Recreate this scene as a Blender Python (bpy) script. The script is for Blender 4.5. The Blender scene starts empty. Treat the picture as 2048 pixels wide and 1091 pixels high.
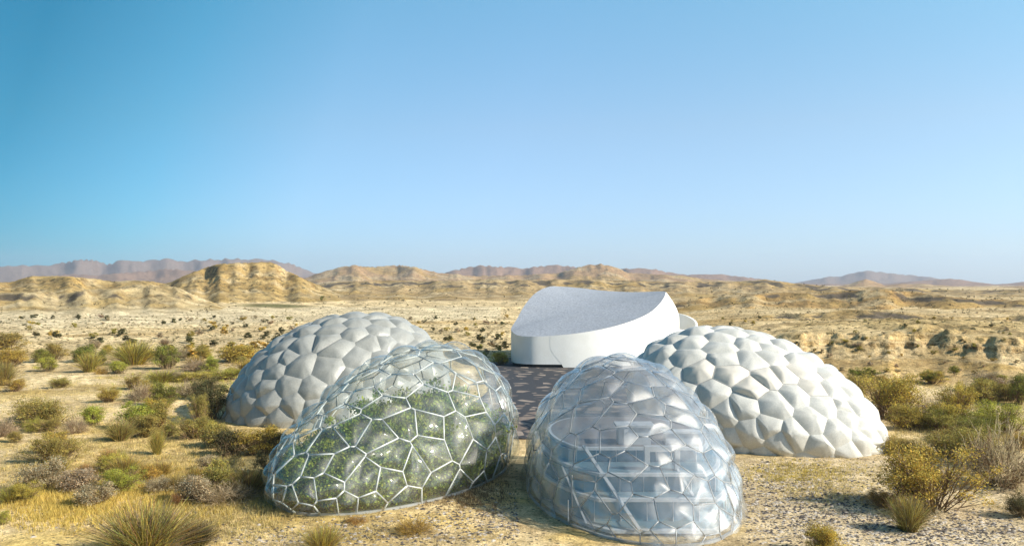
import bpy, bmesh, math, random
import numpy as np
from mathutils import Vector, Matrix

SC = bpy.context.scene
COL = SC.collection
R = math.radians
rng = np.random.default_rng(7)
random.seed(7)

# ------------------------------------------------------------------ camera, sky, sun, exposure
F, HZ, H = 1800.0, 566.0, 18.0                  # focal length in photo pixels, horizon row, eye height
PITCH = math.atan((HZ - 545.5) / F)
cam = bpy.data.cameras.new("camera")
cam.sensor_width = 36.0
cam.lens = F / 2048.0 * 36.0
cam.clip_start, cam.clip_end = 0.5, 60000.0
camo = bpy.data.objects.new("camera", cam)
camo.location = (0, 0, H)
camo.rotation_euler = (math.pi / 2 + PITCH, 0, 0)
COL.objects.link(camo)
SC.camera = camo

SUN_EL, SUN_AZ = R(32), R(108)                  # azimuth clockwise from +Y (view direction)
sdir = Vector((math.sin(SUN_AZ) * math.cos(SUN_EL), math.cos(SUN_AZ) * math.cos(SUN_EL), math.sin(SUN_EL)))
sl = bpy.data.lights.new("sun", 'SUN')
sl.energy, sl.angle, sl.color = 5.0, R(0.5), (1.0, 0.94, 0.83)
so = bpy.data.objects.new("sun", sl)
so.rotation_euler = sdir.to_track_quat('Z', 'Y').to_euler()
COL.objects.link(so)

world = bpy.data.worlds.new("World")
SC.world = world
world.use_nodes = True
wn, wl = world.node_tree.nodes, world.node_tree.links
wn.clear()
wo = wn.new('ShaderNodeOutputWorld'); wb = wn.new('ShaderNodeBackground')
sky = wn.new('ShaderNodeTexSky'); sky.sky_type = 'NISHITA'; sky.sun_disc = False
sky.sun_elevation, sky.sun_rotation = SUN_EL, SUN_AZ
sky.altitude = 600; sky.air_density = 1.0; sky.dust_density = 0.6; sky.ozone_density = 1.6
wtc = wn.new('ShaderNodeTexCoord'); wsep = wn.new('ShaderNodeSeparateXYZ')
wl.new(wtc.outputs['Generated'], wsep.inputs[0])
def wramp(stops, src):
    r = wn.new('ShaderNodeValToRGB'); el = r.color_ramp.elements
    while len(el) < len(stops): el.new(.5)
    for q, (p, c) in zip(el, stops): q.position = p; q.color = (*c, 1)
    wl.new(src, r.inputs[0]); return r.outputs[0]
def wmul(a, b):
    x = wn.new('ShaderNodeMix'); x.data_type = 'RGBA'; x.blend_type = 'MULTIPLY'; x.inputs['Factor'].default_value = 1.0
    wl.new(a, x.inputs[6]); wl.new(b, x.inputs[7]); return x.outputs[2]
def wmad(a, m, c):
    x = wn.new('ShaderNodeMath'); x.operation = 'MULTIPLY_ADD'; x.inputs[1].default_value = m; wl.new(a, x.inputs[0])
    if isinstance(c, float): x.inputs[2].default_value = c
    else: wl.new(c, x.inputs[2])
    return x.outputs[0]
wx = wmad(wsep.outputs['X'], .5, wmad(wsep.outputs['Z'], -.18, .53))
hor = wramp([(.262, (.075, .43, .49)), (.325, (.33, .68, .72)), (.40, (.80, .90, .91)), (.5, (1, 1, 1)), (.75, (1.22, 1.12, 1.03))], wx)   # deeper teal away from the sun
ver = wramp([(0, (.44, .60, .93)), (.17, (.70, .81, .87)), (.30, (.68, 1.0, .99)), (.62, (.98, 1.0, .90)), (1, (1.0, 1.0, .90))], wsep.outputs['Z'])
wl.new(wmul(wmul(sky.outputs[0], hor), ver), wb.inputs[0]); wl.new(wb.outputs[0], wo.inputs[0])
wb.inputs[1].default_value = 0.135

SC.view_settings.view_transform = 'Standard'
SC.view_settings.look = 'None'
SC.view_settings.exposure = 0.6
SC.view_settings.gamma = 1.0
SC.cycles.use_denoising = True
SC.cycles.max_bounces = 10
SC.cycles.diffuse_bounces = 3
SC.cycles.glossy_bounces = 4
SC.cycles.transmission_bounces = 4
SC.cycles.transparent_max_bounces = 32
SC.cycles.volume_bounces = 1
SC.cycles.sample_clamp_indirect = 8.0
SC.cycles.caustics_reflective = False
SC.cycles.caustics_refractive = False

# ------------------------------------------------------------------ helpers
def tag(o, label=None, cat=None, group=None, kind=None):
    if label: o['label'] = label
    if cat: o['category'] = cat
    if group: o['group'] = group
    if kind: o['kind'] = kind
    return o

def empty(name, loc=(0, 0, 0)):
    o = bpy.data.objects.new(name, None)
    o.location = loc
    COL.objects.link(o)
    return o

def mesh_np(name, verts, faces, mats=None, smooth=False, colors=None, midx=None):
    """verts (n,3); faces (m,k) int array or list of lists"""
    me = bpy.data.meshes.new(name)
    if isinstance(faces, np.ndarray):
        m, k = faces.shape
        me.vertices.add(len(verts)); me.vertices.foreach_set('co', np.asarray(verts, np.float32).ravel())
        me.loops.add(m * k); me.loops.foreach_set('vertex_index', faces.astype(np.int32).ravel())
        me.polygons.add(m); me.polygons.foreach_set('loop_start', np.arange(0, m * k, k, dtype=np.int32))
        me.update(calc_edges=True); me.validate()
    else:
        me.from_pydata([tuple(v) for v in verts], [], [tuple(f) for f in faces])
    if smooth: me.polygons.foreach_set('use_smooth', np.ones(len(me.polygons), bool))
    if colors is not None:
        a = me.color_attributes.new('tint', 'FLOAT_COLOR', 'POINT')
        c = np.ones((len(verts), 4), np.float32); c[:, :3] = colors
        a.data.foreach_set('color', c.ravel())
    for mt in (mats or []): me.materials.append(mt)
    if midx is not None: me.polygons.foreach_set('material_index', np.asarray(midx, np.int32))
    me.update()
    return me

def link(name, me, parent=None, loc=None):
    o = bpy.data.objects.new(name, me)
    COL.objects.link(o)
    if parent: o.parent = parent
    if loc is not None: o.location = loc
    return o

def nodes(name):
    m = bpy.data.materials.new(name)
    m.use_nodes = True
    n, l = m.node_tree.nodes, m.node_tree.links
    b = n['Principled BSDF']
    return m, n, l, b

def ray(px, py):
    c, s = math.cos(PITCH), math.sin(PITCH)
    u = (545.5 - py) / F
    return np.array([(px - 1024) / F, c - u * s, s + u * c])

def on_plane(px, py, z=0.0):
    r = ray(px, py); t = (z - H) / r[2]
    return np.array([0, 0, H]) + t * r

def at_depth(px, py, d):
    r = ray(px, py)
    return np.array([0, 0, H]) + r * (d / r[1])

# ------------------------------------------------------------------ noise
PERM = np.random.default_rng(3).permutation(512).astype(np.int64)
def _grad(ix, iy):
    h = PERM[(PERM[ix & 511] + iy) & 511] * (2 * math.pi / 512)
    return np.cos(h), np.sin(h)
def noise(x, y):
    x = np.asarray(x, float); y = np.asarray(y, float)
    ix = np.floor(x).astype(np.int64); iy = np.floor(y).astype(np.int64)
    fx, fy = x - ix, y - iy
    u, v = fx * fx * fx * (fx * (fx * 6 - 15) + 10), fy * fy * fy * (fy * (fy * 6 - 15) + 10)
    def g(a, b):
        gx, gy = _grad(ix + a, iy + b)
        return gx * (fx - a) + gy * (fy - b)
    n0 = g(0, 0) * (1 - u) + g(1, 0) * u
    n1 = g(0, 1) * (1 - u) + g(1, 1) * u
    return (n0 * (1 - v) + n1 * v) * 1.5
def fbm(x, y, o=4, gain=0.5):
    s, a, f = 0.0, 1.0, 1.0
    for i in range(o):
        s = s + a * noise(x * f + 17.3 * i, y * f + 5.1 * i); a *= gain; f *= 2.03
    return s
def ridged(x, y, o=4):
    s, a, f = 0.0, 0.5, 1.0
    for i in range(o):
        s = s + a * (1 - np.abs(noise(x * f + 9.7 * i, y * f + 3.3 * i)) * 1.4); a *= 0.5; f *= 2.1
    return np.clip(s, 0, 1)
def sstep(a, b, x):
    t = np.clip((x - a) / (b - a), 0, 1)
    return t * t * (3 - 2 * t)

# ------------------------------------------------------------------ terrain
# ridge lines: distance, front width, back width, gully scale, gully depth, colour, skyline (photo column, row), kind
RIDGES = [
 dict(D=9500, f=1800, b=2500, gs=700, gd=.45, c=(.24, .18, .17), kind='mountains',
      s=[(-500, 545), (-200, 534), (0, 531), (60, 529), (100, 528), (150, 519), (190, 517), (215, 526), (250, 517), (290, 518), (330, 516),
         (380, 519), (430, 516), (490, 515), (545, 519), (585, 526), (620, 541), (680, 566), (900, 574), (1540, 574), (1600, 563), (1655, 553), (1680, 551),
         (1705, 545), (1732, 541), (1765, 543), (1800, 547), (1860, 553), (1890, 560), (1930, 570), (2300, 574)]),
 dict(D=6200, f=1500, b=1500, gs=420, gd=.5, c=(.30, .19, .15), kind='mountains',
      s=[(-500, 566), (0, 566), (60, 560), (130, 547), (200, 549), (260, 543), (330, 536), (400, 540), (480, 545), (600, 552), (640, 562), (700, 566), (860, 560), (900, 541), (940, 532),
         (965, 529), (1000, 532), (1050, 535), (1090, 529), (1115, 527), (1150, 533), (1250, 536), (1300, 536), (1350, 545), (1375, 549), (1410, 546), (1440, 547), (1470, 551),
         (1530, 558), (1590, 566), (1640, 568), (1780, 566), (1840, 561), (1880, 557), (1900, 556), (1925, 559), (1955, 564), (1990, 568), (2020, 566), (2050, 562), (2100, 560), (2300, 566)]),
 dict(D=3300, f=900, b=700, gs=220, gd=.45, c=(.42, .28, .16), kind='hills',
      s=[(-500, 572), (560, 572), (610, 556), (650, 540), (675, 535), (705, 530), (740, 532), (770, 529), (800, 528), (830, 534), (880, 545), (950, 551), (1040, 549),
         (1100, 546), (1140, 540), (1165, 530), (1200, 526), (1225, 531), (1255, 543), (1330, 549), (1370, 551), (1420, 558), (1500, 563), (1560, 564), (1620, 572),
         (1670, 574), (1705, 566), (1730, 557), (1745, 560), (1770, 571), (1800, 567), (1850, 567), (1920, 573), (1980, 573), (2048, 571), (2300, 570)]),
 dict(D=1050, f=200, b=260, gs=46, gd=.32, c=(.46, .34, .15), kind='mesa',
      s=[(-500, 572), (-100, 566), (20, 563), (45, 556), (62, 551), (110, 551), (190, 556), (225, 562), (262, 560), (300, 561), (330, 566), (345, 561), (375, 548), (405, 536),
         (425, 529), (470, 525), (500, 524), (540, 522), (552, 526), (572, 540), (600, 553), (625, 564), (650, 575), (690, 592), (740, 606), (2300, 640)]),
 dict(D=1300, f=420, b=200, gs=90, gd=.45, c=(.44, .33, .18), kind='hills',
      s=[(-500, 620), (600, 620), (640, 570), (665, 563), (700, 562), (800, 560), (900, 561), (950, 558), (985, 557), (1020, 560), (1100, 558), (1180, 558), (1250, 560), (1330, 563),
         (1400, 562), (1460, 563), (1500, 560), (1535, 558), (1580, 565), (1660, 572), (1750, 574), (1850, 576), (1950, 580), (2048, 578), (2300, 576)]),
 dict(D=680, f=130, b=110, gs=34, gd=.45, c=(.52, .42, .24), kind='badlands',
      s=[(-500, 585), (-60, 588), (0, 585), (40, 583), (75, 585), (105, 581), (118, 590), (150, 583), (175, 577), (215, 577), (260, 575), (330, 571), (352, 572), (372, 582),
         (400, 594), (425, 604), (460, 616), (520, 632), (2300, 680)]),
 dict(D=640, f=160, b=150, gs=50, gd=.45, c=(.43, .29, .12), kind='hills',
      s=[(-500, 690), (1250, 680), (1330, 610), (1400, 596), (1480, 590), (1560, 584), (1640, 586), (1700, 580), (1760, 578), (1830, 584), (1900, 592), (1960, 598), (2048, 600), (2300, 596)]),
 dict(D=400, f=90, b=120, gs=40, gd=.4, c=(.50, .37, .18), kind='hills',
      s=[(-500, 700), (1380, 700), (1440, 650), (1500, 634), (1560, 628), (1640, 624), (1700, 618), (1760, 620), (1830, 628), (1900, 634), (1980, 634), (2048, 630), (2300, 626)]),
]
CLIFF = [(-500, 0), (1330, 0), (1420, .55), (1500, .85), (1600, .95), (1690, 1.0), (1760, 1.05), (1850, 1.12), (1950, 1.05), (2048, 1.02), (2300, 1.0), (2600, .6)]

def terrain(x, y, full=False):
    """ground height at world x, y (arrays); with full=True also which landform rules and its relative height"""
    x = np.asarray(x, float); y = np.asarray(y, float)
    r = np.hypot(x, y)
    az = np.arctan2(x, y)
    front = np.abs(az) < 1.2
    px = np.where(front, 1024 + F * np.tan(np.clip(az, -1.2, 1.2)), 99999)
    flat = np.exp(-(((x - 5) / 62) ** 4 + ((y - 140) / 95) ** 4))
    z = 0.16 * fbm(x / 9, y / 9, 4) * (1 - .8 * flat) + 0.06 * fbm(x / 1.7, y / 1.7, 2) * (r < 180)
    amp = sstep(150, 330, r) * (1 - flat)
    z = z + amp * (1.3 * fbm(x / 60, y / 45, 4) + .35 * ridged(x / 22, y / 16, 3) - .2)
    z = z + sstep(900, 4000, r) * 6 * fbm(x / 600, y / 600, 3)
    dom = np.zeros(x.shape, int); rel = np.zeros(x.shape)
    # bluff on the right
    hc = np.interp(px, [p for p, v in CLIFF], [v for p, v in CLIFF]) * front
    r0 = 190 + 5 * fbm(az * 16 + 3, az * 0 + .5, 3) + 2.6 * ridged(az * 190 / 5.5, r / 60, 4)
    u = (r - r0) / 24
    foot = sstep(-1.3, .45, u) * .50
    steep = sstep(0.15, .62, u + .14 * ridged(x / 6, y / 6, 3) + .12 * fbm(x / 14, y / 14, 3)) * .42
    back = 1 - .55 * sstep(240, 380, r)
    zc = 8.0 * hc * (foot + steep + .06 * sstep(.6, 2, u)) * back
    zc = zc + hc * sstep(-.6, 0, u) * (.55 * fbm(x / 7, y / 7, 4)) * back
    zc = zc + hc * .22 * np.sin(zc * 4.6) * sstep(.1, .3, u) * (1 - sstep(1.0, 1.6, u))
    wc = hc * sstep(-1.5, -.8, u)
    k = wc > .02
    z = np.where(k, z * (1 - np.clip(wc, 0, 1)) + zc + .3 * z * wc, z)
    cl = (hc > .1) & (u > -.1) & (r < 330)
    dom = np.where(cl, 100, dom); rel = np.where(cl, np.clip(zc / 9, 0, 1), rel)
    for i, g in enumerate(RIDGES):
        D = g['D']
        py = np.interp(px, [p for p, v in g['s']], [v for p, v in g['s']])
        jit = 1.0 * fbm(az * 90 + i * 7, az * 0 + i, 3)
        hk = H + (HZ - (py + jit)) / F * D * np.cos(az)
        hk = np.where(front & (np.abs(px) < 3000), hk, -1)
        u = (r - D * (1 + .05 * fbm(az * 25 + 11 * i, az * 0 + i, 2)))
        p = np.where(u < 0, 1 + u / g['f'], 1 - u / g['b'])
        ok = (p > 0) & (hk > 0)
        p = np.clip(p, 0, 1)
        gul = .1 * ridged(x / g['gs'] + i, y / (g['gs'] * 1.6), 4) + .9 * ridged(az * D / (g['gs'] * .55) + i, r / (g['gs'] * 3.5), 4)
        gu2 = ridged(x / (g['gs'] * .22) + i, y / (g['gs'] * .4), 3)
        prof = p ** (1.0 if g['kind'] == 'mesa' else 1.15) * (1 - (g['gd'] * (1 - gul) + .22 * (1 - gu2)) * 4 * p * (1 - p))
        if g['kind'] in ('mesa', 'badlands'):
            prof = np.where(u < 0, prof * .95 + .05 * sstep(.84, .94, p + .05 * fbm(x / 25, y / 25, 3)), prof)
        zk = hk * prof
        kk = ok & (zk > z)
        z = np.where(kk, np.maximum(z, zk), z)
        dom = np.where(kk & (zk > .8), i + 1, dom); rel = np.where(kk, p, rel)
    if full: return z, dom, rel, px
    return z

def hit(px, py):
    """where the sight line through a photo pixel meets the ground"""
    rr = ray(px, py)
    t = HIT_T
    X, Y, Z = rr[0] * t, rr[1] * t, H + rr[2] * t
    if py > 640:                                     # near ground is almost flat: look only around it
        tp = -H / rr[2]; k = (t > tp * .45) & (t < tp * 1.12)
        X, Y, Z = X[k], Y[k], Z[k]
    d = Z - terrain(X, Y)
    k = np.nonzero(d < 0)[0]
    if not len(k): return None
    i = k[0]
    if i == 0: i = 1
    f = d[i - 1] / (d[i - 1] - d[i]) if d[i - 1] > d[i] else 0.5
    x, y = X[i - 1] + f * (X[i] - X[i - 1]), Y[i - 1] + f * (Y[i] - Y[i - 1])
    return np.array([x, y, terrain(np.array([x]), np.array([y]))[0]])
HIT_T = np.exp(np.linspace(math.log(45), math.log(3500), 620))

def mat_ground():
    m, n, l, b = nodes("desert soil")
    at = n.new('ShaderNodeAttribute'); at.attribute_name = 'tint'
    geo = n.new('ShaderNodeNewGeometry')
    def nz(scale, detail, rough=.6, sc=None):
        t = n.new('ShaderNodeTexNoise'); t.inputs['Scale'].default_value = scale
        t.inputs['Detail'].default_value = detail; t.inputs['Roughness'].default_value = rough
        if sc:
            mp = n.new('ShaderNodeMapping'); mp.inputs['Scale'].default_value = sc
            l.new(geo.outputs['Position'], mp.inputs[0]); l.new(mp.outputs[0], t.inputs['Vector'])
        else: l.new(geo.outputs['Position'], t.inputs['Vector'])
        return t
    def ramp(src, a, ca, c, cc):
        q = n.new('ShaderNodeValToRGB')
        q.color_ramp.elements[0].position = a; q.color_ramp.elements[0].color = (*ca, 1)
        q.color_ramp.elements[1].position = c; q.color_ramp.elements[1].color = (*cc, 1)
        l.new(src, q.inputs[0]); return q
    def mul(a, c):
        x = n.new('ShaderNodeMix'); x.data_type = 'RGBA'; x.blend_type = 'MULTIPLY'; x.inputs['Factor'].default_value = 1
        l.new(a, x.inputs[6]); l.new(c, x.inputs[7]); return x.outputs[2]
    big = ramp(nz(.05, 6).outputs[0], .36, (.66, .62, .54), .62, (1.2, 1.17, 1.1))
    mid = ramp(nz(.6, 8, .7).outputs[0], .36, (.62, .58, .52), .60, (1.2, 1.19, 1.16))
    fine = ramp(nz(5.5, 5, .75).outputs[0], .36, (.50, .45, .40), .60, (1.2, 1.2, 1.2))
    c = mul(mul(mul(at.outputs['Color'], big.outputs[0]), mid.outputs[0]), fine.outputs[0])
    # tiny scrub and stones speckling the soil; larger scrub far off
    def specks(scale, thr, keep, col, facmul):
        v = n.new('ShaderNodeTexVoronoi'); v.inputs['Scale'].default_value = scale
        wob = n.new('ShaderNodeVectorMath'); wob.operation = 'ADD'
        nn = nz(scale * 2.2, 2); sc = n.new('ShaderNodeVectorMath'); sc.operation = 'SCALE'; sc.inputs['Scale'].default_value = .55 / scale
        l.new(nn.outputs['Color'], sc.inputs[0]); l.new(geo.outputs['Position'], wob.inputs[0]); l.new(sc.outputs[0], wob.inputs[1])
        l.new(wob.outputs[0], v.inputs['Vector'])
        a = n.new('ShaderNodeMath'); a.operation = 'LESS_THAN'; a.inputs[1].default_value = thr
        l.new(v.outputs['Distance'], a.inputs[0])
        s = n.new('ShaderNodeSeparateColor'); l.new(v.outputs['Color'], s.inputs[0])
        k = n.new('ShaderNodeMath'); k.operation = 'LESS_THAN'; l.new(s.outputs[0], k.inputs[0]); k.inputs[1].default_value = keep
        p = n.new('ShaderNodeMath'); p.operation = 'MULTIPLY'; l.new(a.outputs[0], p.inputs[0]); l.new(k.outputs[0], p.inputs[1])
        q = n.new('ShaderNodeMath'); q.operation = 'MULTIPLY'; l.new(p.outputs[0], q.inputs[0])
        if isinstance(facmul, float): q.inputs[1].default_value = facmul
        else: l.new(facmul, q.inputs[1])
        return q.outputs[0], col
    sp = n.new('ShaderNodeAttribute'); sp.attribute_name = 'scrub'
    sps = n.new('ShaderNodeSeparateColor'); l.new(sp.outputs['Color'], sps.inputs[0])
    for fac, colr in (specks(2.2, .30, .30, (.06, .065, .05), .8), specks(.55, .34, .55, (.085, .075, .03), sps.outputs[0]),
                      specks(.12, .36, .6, (.12, .095, .04), sps.outputs[1])):
        x = n.new('ShaderNodeMix'); x.data_type = 'RGBA'
        l.new(fac, x.inputs['Factor']); l.new(c, x.inputs[6]); x.inputs[7].default_value = (*colr, 1)
        c = x.outputs[2]
    # bedding planes on steep faces
    nsep = n.new('ShaderNodeSeparateXYZ'); l.new(geo.outputs['True Normal'], nsep.inputs[0])
    st = n.new('ShaderNodeMapRange'); st.inputs[1].default_value = .93; st.inputs[2].default_value = .6
    l.new(nsep.outputs['Z'], st.inputs[0])
    lay = ramp(nz(1, 5, .65, (.06, .06, 2.2)).outputs[0], .36, (.45, .40, .34), .56, (1.12, 1.1, 1.05))
    lay2 = ramp(nz(1, 4, .6, (.012, .012, .35)).outputs[0], .40, (.55, .48, .40), .58, (1.12, 1.1, 1.05))
    x = n.new('ShaderNodeMix'); x.data_type = 'RGBA'; x.blend_type = 'MULTIPLY'
    l.new(st.outputs[0], x.inputs['Factor']); l.new(c, x.inputs[6]); l.new(mul(lay.outputs[0], lay2.outputs[0]), x.inputs[7])
    l.new(x.outputs[2], b.inputs['Base Color'])
    b.inputs['Roughness'].default_value = .95; b.inputs['Specular IOR Level'].default_value = .1
    bp = n.new('ShaderNodeBump'); bp.inputs['Strength'].default_value = .55; bp.inputs['Distance'].default_value = .25
    bn = nz(1.6, 9, .72); l.new(bn.outputs[0], bp.inputs['Height'])
    b2 = n.new('ShaderNodeBump'); b2.inputs['Strength'].default_value = .5; b2.inputs['Distance'].default_value = 2.4
    bn2 = nz(.13, 10, .75); l.new(bn2.outputs[0], b2.inputs['Height']); l.new(bp.outputs[0], b2.inputs['Normal']); l.new(b2.outputs[0], b.inputs['Normal'])
    return m
M_SOIL = mat_ground()

def build_terrain():
    a = np.concatenate([np.linspace(-math.pi, R(-42), 50, endpoint=False), np.linspace(R(-42), R(42), 860, endpoint=False),
                        np.linspace(R(42), math.pi, 51)[:-1]])
    def lg(p, q, k): return np.exp(np.linspace(math.log(p), math.log(q), k, endpoint=False))
    r = np.concatenate([[.5], lg(4, 58, 18), lg(58, 160, 110), lg(160, 300, 150), lg(300, 460, 90), lg(460, 1500, 190), lg(1500, 4000, 90),
                        lg(4000, 13000, 70), [13500]])
    A, RR = np.meshgrid(a, r)
    X, Y = RR * np.sin(A), RR * np.cos(A)
    Z, dom, rel, px = terrain(X, Y, True)
    nr, na = X.shape
    # soil colours
    n1 = fbm(X / 40, Y / 40, 4); n2 = fbm(X / 9, Y / 9, 3); n3 = fbm(X / 160, Y / 90, 3)
    sand = np.array([.78, .63, .385]); cream = np.array([.78, .64, .40]); ochre = np.array([.50, .34, .13]); straw = np.array([.70, .53, .20])
    grey = np.array([.56, .49, .39])
    C = np.zeros(X.shape + (3,)) + sand
    def mixin(w, col):
        nonlocal C
        w = np.clip(w, 0, 1)[..., None]; C = C * (1 - w) + np.asarray(col) * w
    mixin(sstep(110, 170, RR) * .8 + .5 * n1 * (RR > 100), cream)
    mixin(sstep(.0, .6, n2) * .7 * (RR < 190), straw)
    left = sstep(-2, -12, X)
    mixin(.55 * left * sstep(.0, .6, n1 + .3) * (RR < 170), straw)
    mixin(.45 * sstep(8, 22, X) * (RR < 110), grey)
    mixin(.7 * sstep(380, 460, RR) * (1 - sstep(640, 760, RR)) * (px < 1000), (.80, .71, .52))
    mixin(.6 * sstep(.15, .6, n3) * (RR > 170) * (RR < 420), ochre)
    mixin(.55 * sstep(20, 60, X) * sstep(225, 280, RR) * sstep(-.5, .4, n1), (.52, .37, .17))
    for i, g in enumerate(RIDGES):
        k = dom == i + 1
        mixin(k * .95, g['c'])
        if g['kind'] in ('mesa', 'badlands', 'hills'):
            mixin(k * sstep(.0, .5, fbm(X / g['gs'] * 1.5, Y / g['gs'] * 1.5, 4)) * .6, (.60, .51, .34))
            mixin(k * sstep(.1, .5, fbm(X / g['gs'] * 1.1 + 40, Y / g['gs'] + 9, 3)) * .65, (.42, .30, .11))
        if g['kind'] == 'badlands':
            mixin(k * (1 - sstep(.1, .45, rel)) * .8, (.74, .65, .46))
        if i in (3, 4, 5, 6, 7):                   # dark rock outcropping under the crest
            oc = sstep(.10, .22, fbm(X / 28 + i, Y / 60, 3)) * sstep(.74, .82, rel) * (1 - sstep(.93, .99, rel))
            oc = oc * (0.15 if i == 3 else .9)
            mixin(k * oc, (.10, .085, .075))
            if i == 7:
                mixin(k * sstep(.05, .2, fbm(X / 18, Y / 22, 3)) * sstep(.45, .55, rel) * (1 - sstep(.85, .95, rel)), (.13, .11, .09))
    k = dom == 100
    mixin(k * .9, (.74, .60, .37)); mixin(k * sstep(.0, .5, n2) * .4, (.56, .41, .18))
    mixin(k * sstep(.75, .95, rel) * .7, (.46, .35, .16))
    reed = np.exp(-((px - 550) / 75) ** 4) * np.exp(-((RR - 735) / 38) ** 4)
    mixin(reed * .9, (.14, .15, .05))
    scrub = np.zeros_like(C)
    scrub[..., 0] = sstep(150, 230, RR) * (1 - .7 * sstep(500, 900, RR)) * (1 - .75 * (dom == 6))
    scrub[..., 1] = sstep(420, 900, RR) * .8
    names = {0: 'ground', 100: 'cliffs'}
    for i, g in enumerate(RIDGES): names[i + 1] = g['kind']
    i0 = (np.arange(nr - 1)[:, None] * na + np.arange(na)[None, :])
    j = (np.arange(na) + 1) % na
    i1 = (np.arange(nr - 1)[:, None] * na + j[None, :])
    quads = np.stack([i0, i1, i1 + na, i0 + na], -1).reshape(-1, 4)[:, ::-1]
    df = np.stack([dom.ravel()[quads[:, q]] for q in range(4)], 1).max(1)
    kinds = np.array([names[int(v)] for v in df])
    V = np.stack([X, Y, Z], -1).reshape(-1, 3); CC = C.reshape(-1, 3); SS = scrub.reshape(-1, 3)
    for nm in ('ground', 'cliffs', 'badlands', 'mesa', 'hills', 'mountains'):
        q = quads[kinds == nm]
        if not len(q): continue
        used, inv = np.unique(q, return_inverse=True)
        me = mesh_np(nm, V[used], inv.reshape(-1, 4), [M_SOIL], True, CC[used])
        a2 = me.color_attributes.new('scrub', 'FLOAT_COLOR', 'POINT')
        c4 = np.ones((len(used), 4), np.float32); c4[:, :3] = SS[used]
        a2.data.foreach_set('color', c4.ravel())
        o = link(nm, me); o['kind'] = 'structure'
build_terrain()

# ------------------------------------------------------------------ plaza
def mat_plaza():
    m, n, l, b = nodes("polygon paving")
    geo = n.new('ShaderNodeNewGeometry')
    sp = n.new('ShaderNodeSeparateXYZ'); l.new(geo.outputs['Position'], sp.inputs[0])
    v = n.new('ShaderNodeTexVoronoi'); v.feature = 'DISTANCE_TO_EDGE'; v.inputs['Scale'].default_value = .30
    v2 = n.new('ShaderNodeTexVoronoi'); v2.inputs['Scale'].default_value = .30
    for q in (v, v2): l.new(geo.outputs['Position'], q.inputs['Vector'])
    wd = n.new('ShaderNodeMapRange'); wd.inputs[1].default_value = 112; wd.inputs[2].default_value = 150
    wd.inputs[3].default_value = .035; wd.inputs[4].default_value = .25
    l.new(sp.outputs['Y'], wd.inputs[0])
    lt = n.new('ShaderNodeMath'); lt.operation = 'LESS_THAN'
    l.new(v.outputs['Distance'], lt.inputs[0]); l.new(wd.outputs[0], lt.inputs[1])
    hs = n.new('ShaderNodeValToRGB'); hs.color_ramp.elements[0].color = (.15, .11, .085, 1); hs.color_ramp.elements[1].color = (.30, .24, .19, 1)
    sc = n.new('ShaderNodeSeparateColor'); l.new(v2.outputs['Color'], sc.inputs[0]); l.new(sc.outputs[0], hs.inputs[0])
    ns = n.new('ShaderNodeTexNoise'); ns.inputs['Scale'].default_value = 1.5; ns.inputs['Detail'].default_value = 6
    l.new(geo.outputs['Position'], ns.inputs['Vector'])
    mm = n.new('ShaderNodeMix'); mm.data_type = 'RGBA'; mm.blend_type = 'OVERLAY'; mm.inputs['Factor'].default_value = .6
    l.new(hs.outputs[0], mm.inputs[6]); l.new(ns.outputs[0], mm.inputs[7])
    x = n.new('ShaderNodeMix'); x.data_type = 'RGBA'; l.new(lt.outputs[0], x.inputs['Factor'])
    l.new(mm.outputs[2], x.inputs[6]); x.inputs[7].default_value = (.035, .033, .035, 1)
    l.new(x.outputs[2], b.inputs['Base Color']); b.inputs['Roughness'].default_value = .75
    return m
pts = [(-4.5, 207), (-4, 150), (-9, 118), (-5, 113), (-2.0, 107), (1.2, 104), (3.5, 105), (8, 107), (16, 104), (24, 120), (30, 150), (48, 200), (44, 222), (20, 240)]
t = np.linspace(0, 1, 1)
pv = []
NP = len(pts)
for i in range(NP):
    p0, p1, p2, p3 = [np.array(pts[(i + k) % NP], float) for k in (-1, 0, 1, 2)]
    for s in np.linspace(0, 1, 8, endpoint=False):
        pv.append(.5 * ((2 * p1) + (-p0 + p2) * s + (2 * p0 - 5 * p1 + 4 * p2 - p3) * s * s + (-p0 + 3 * p1 - 3 * p2 + p3) * s ** 3))
pv = np.array(pv); k = len(pv)
ZP = 0.14
vv = np.vstack([np.c_[pv, np.full(k, ZP)], np.c_[pv, np.full(k, -.3)]])
ff = [list(range(k))[::-1]] + [[i, (i + 1) % k, (i + 1) % k + k, i + k] for i in range(k)]
me = mesh_np('plaza', vv, ff, [mat_plaza()])
bm = bmesh.new(); bm.from_mesh(me); bmesh.ops.recalc_face_normals(bm, faces=bm.faces); bm.to_mesh(me); bm.free()
o = link('plaza', me); o['kind'] = 'structure'

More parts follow.
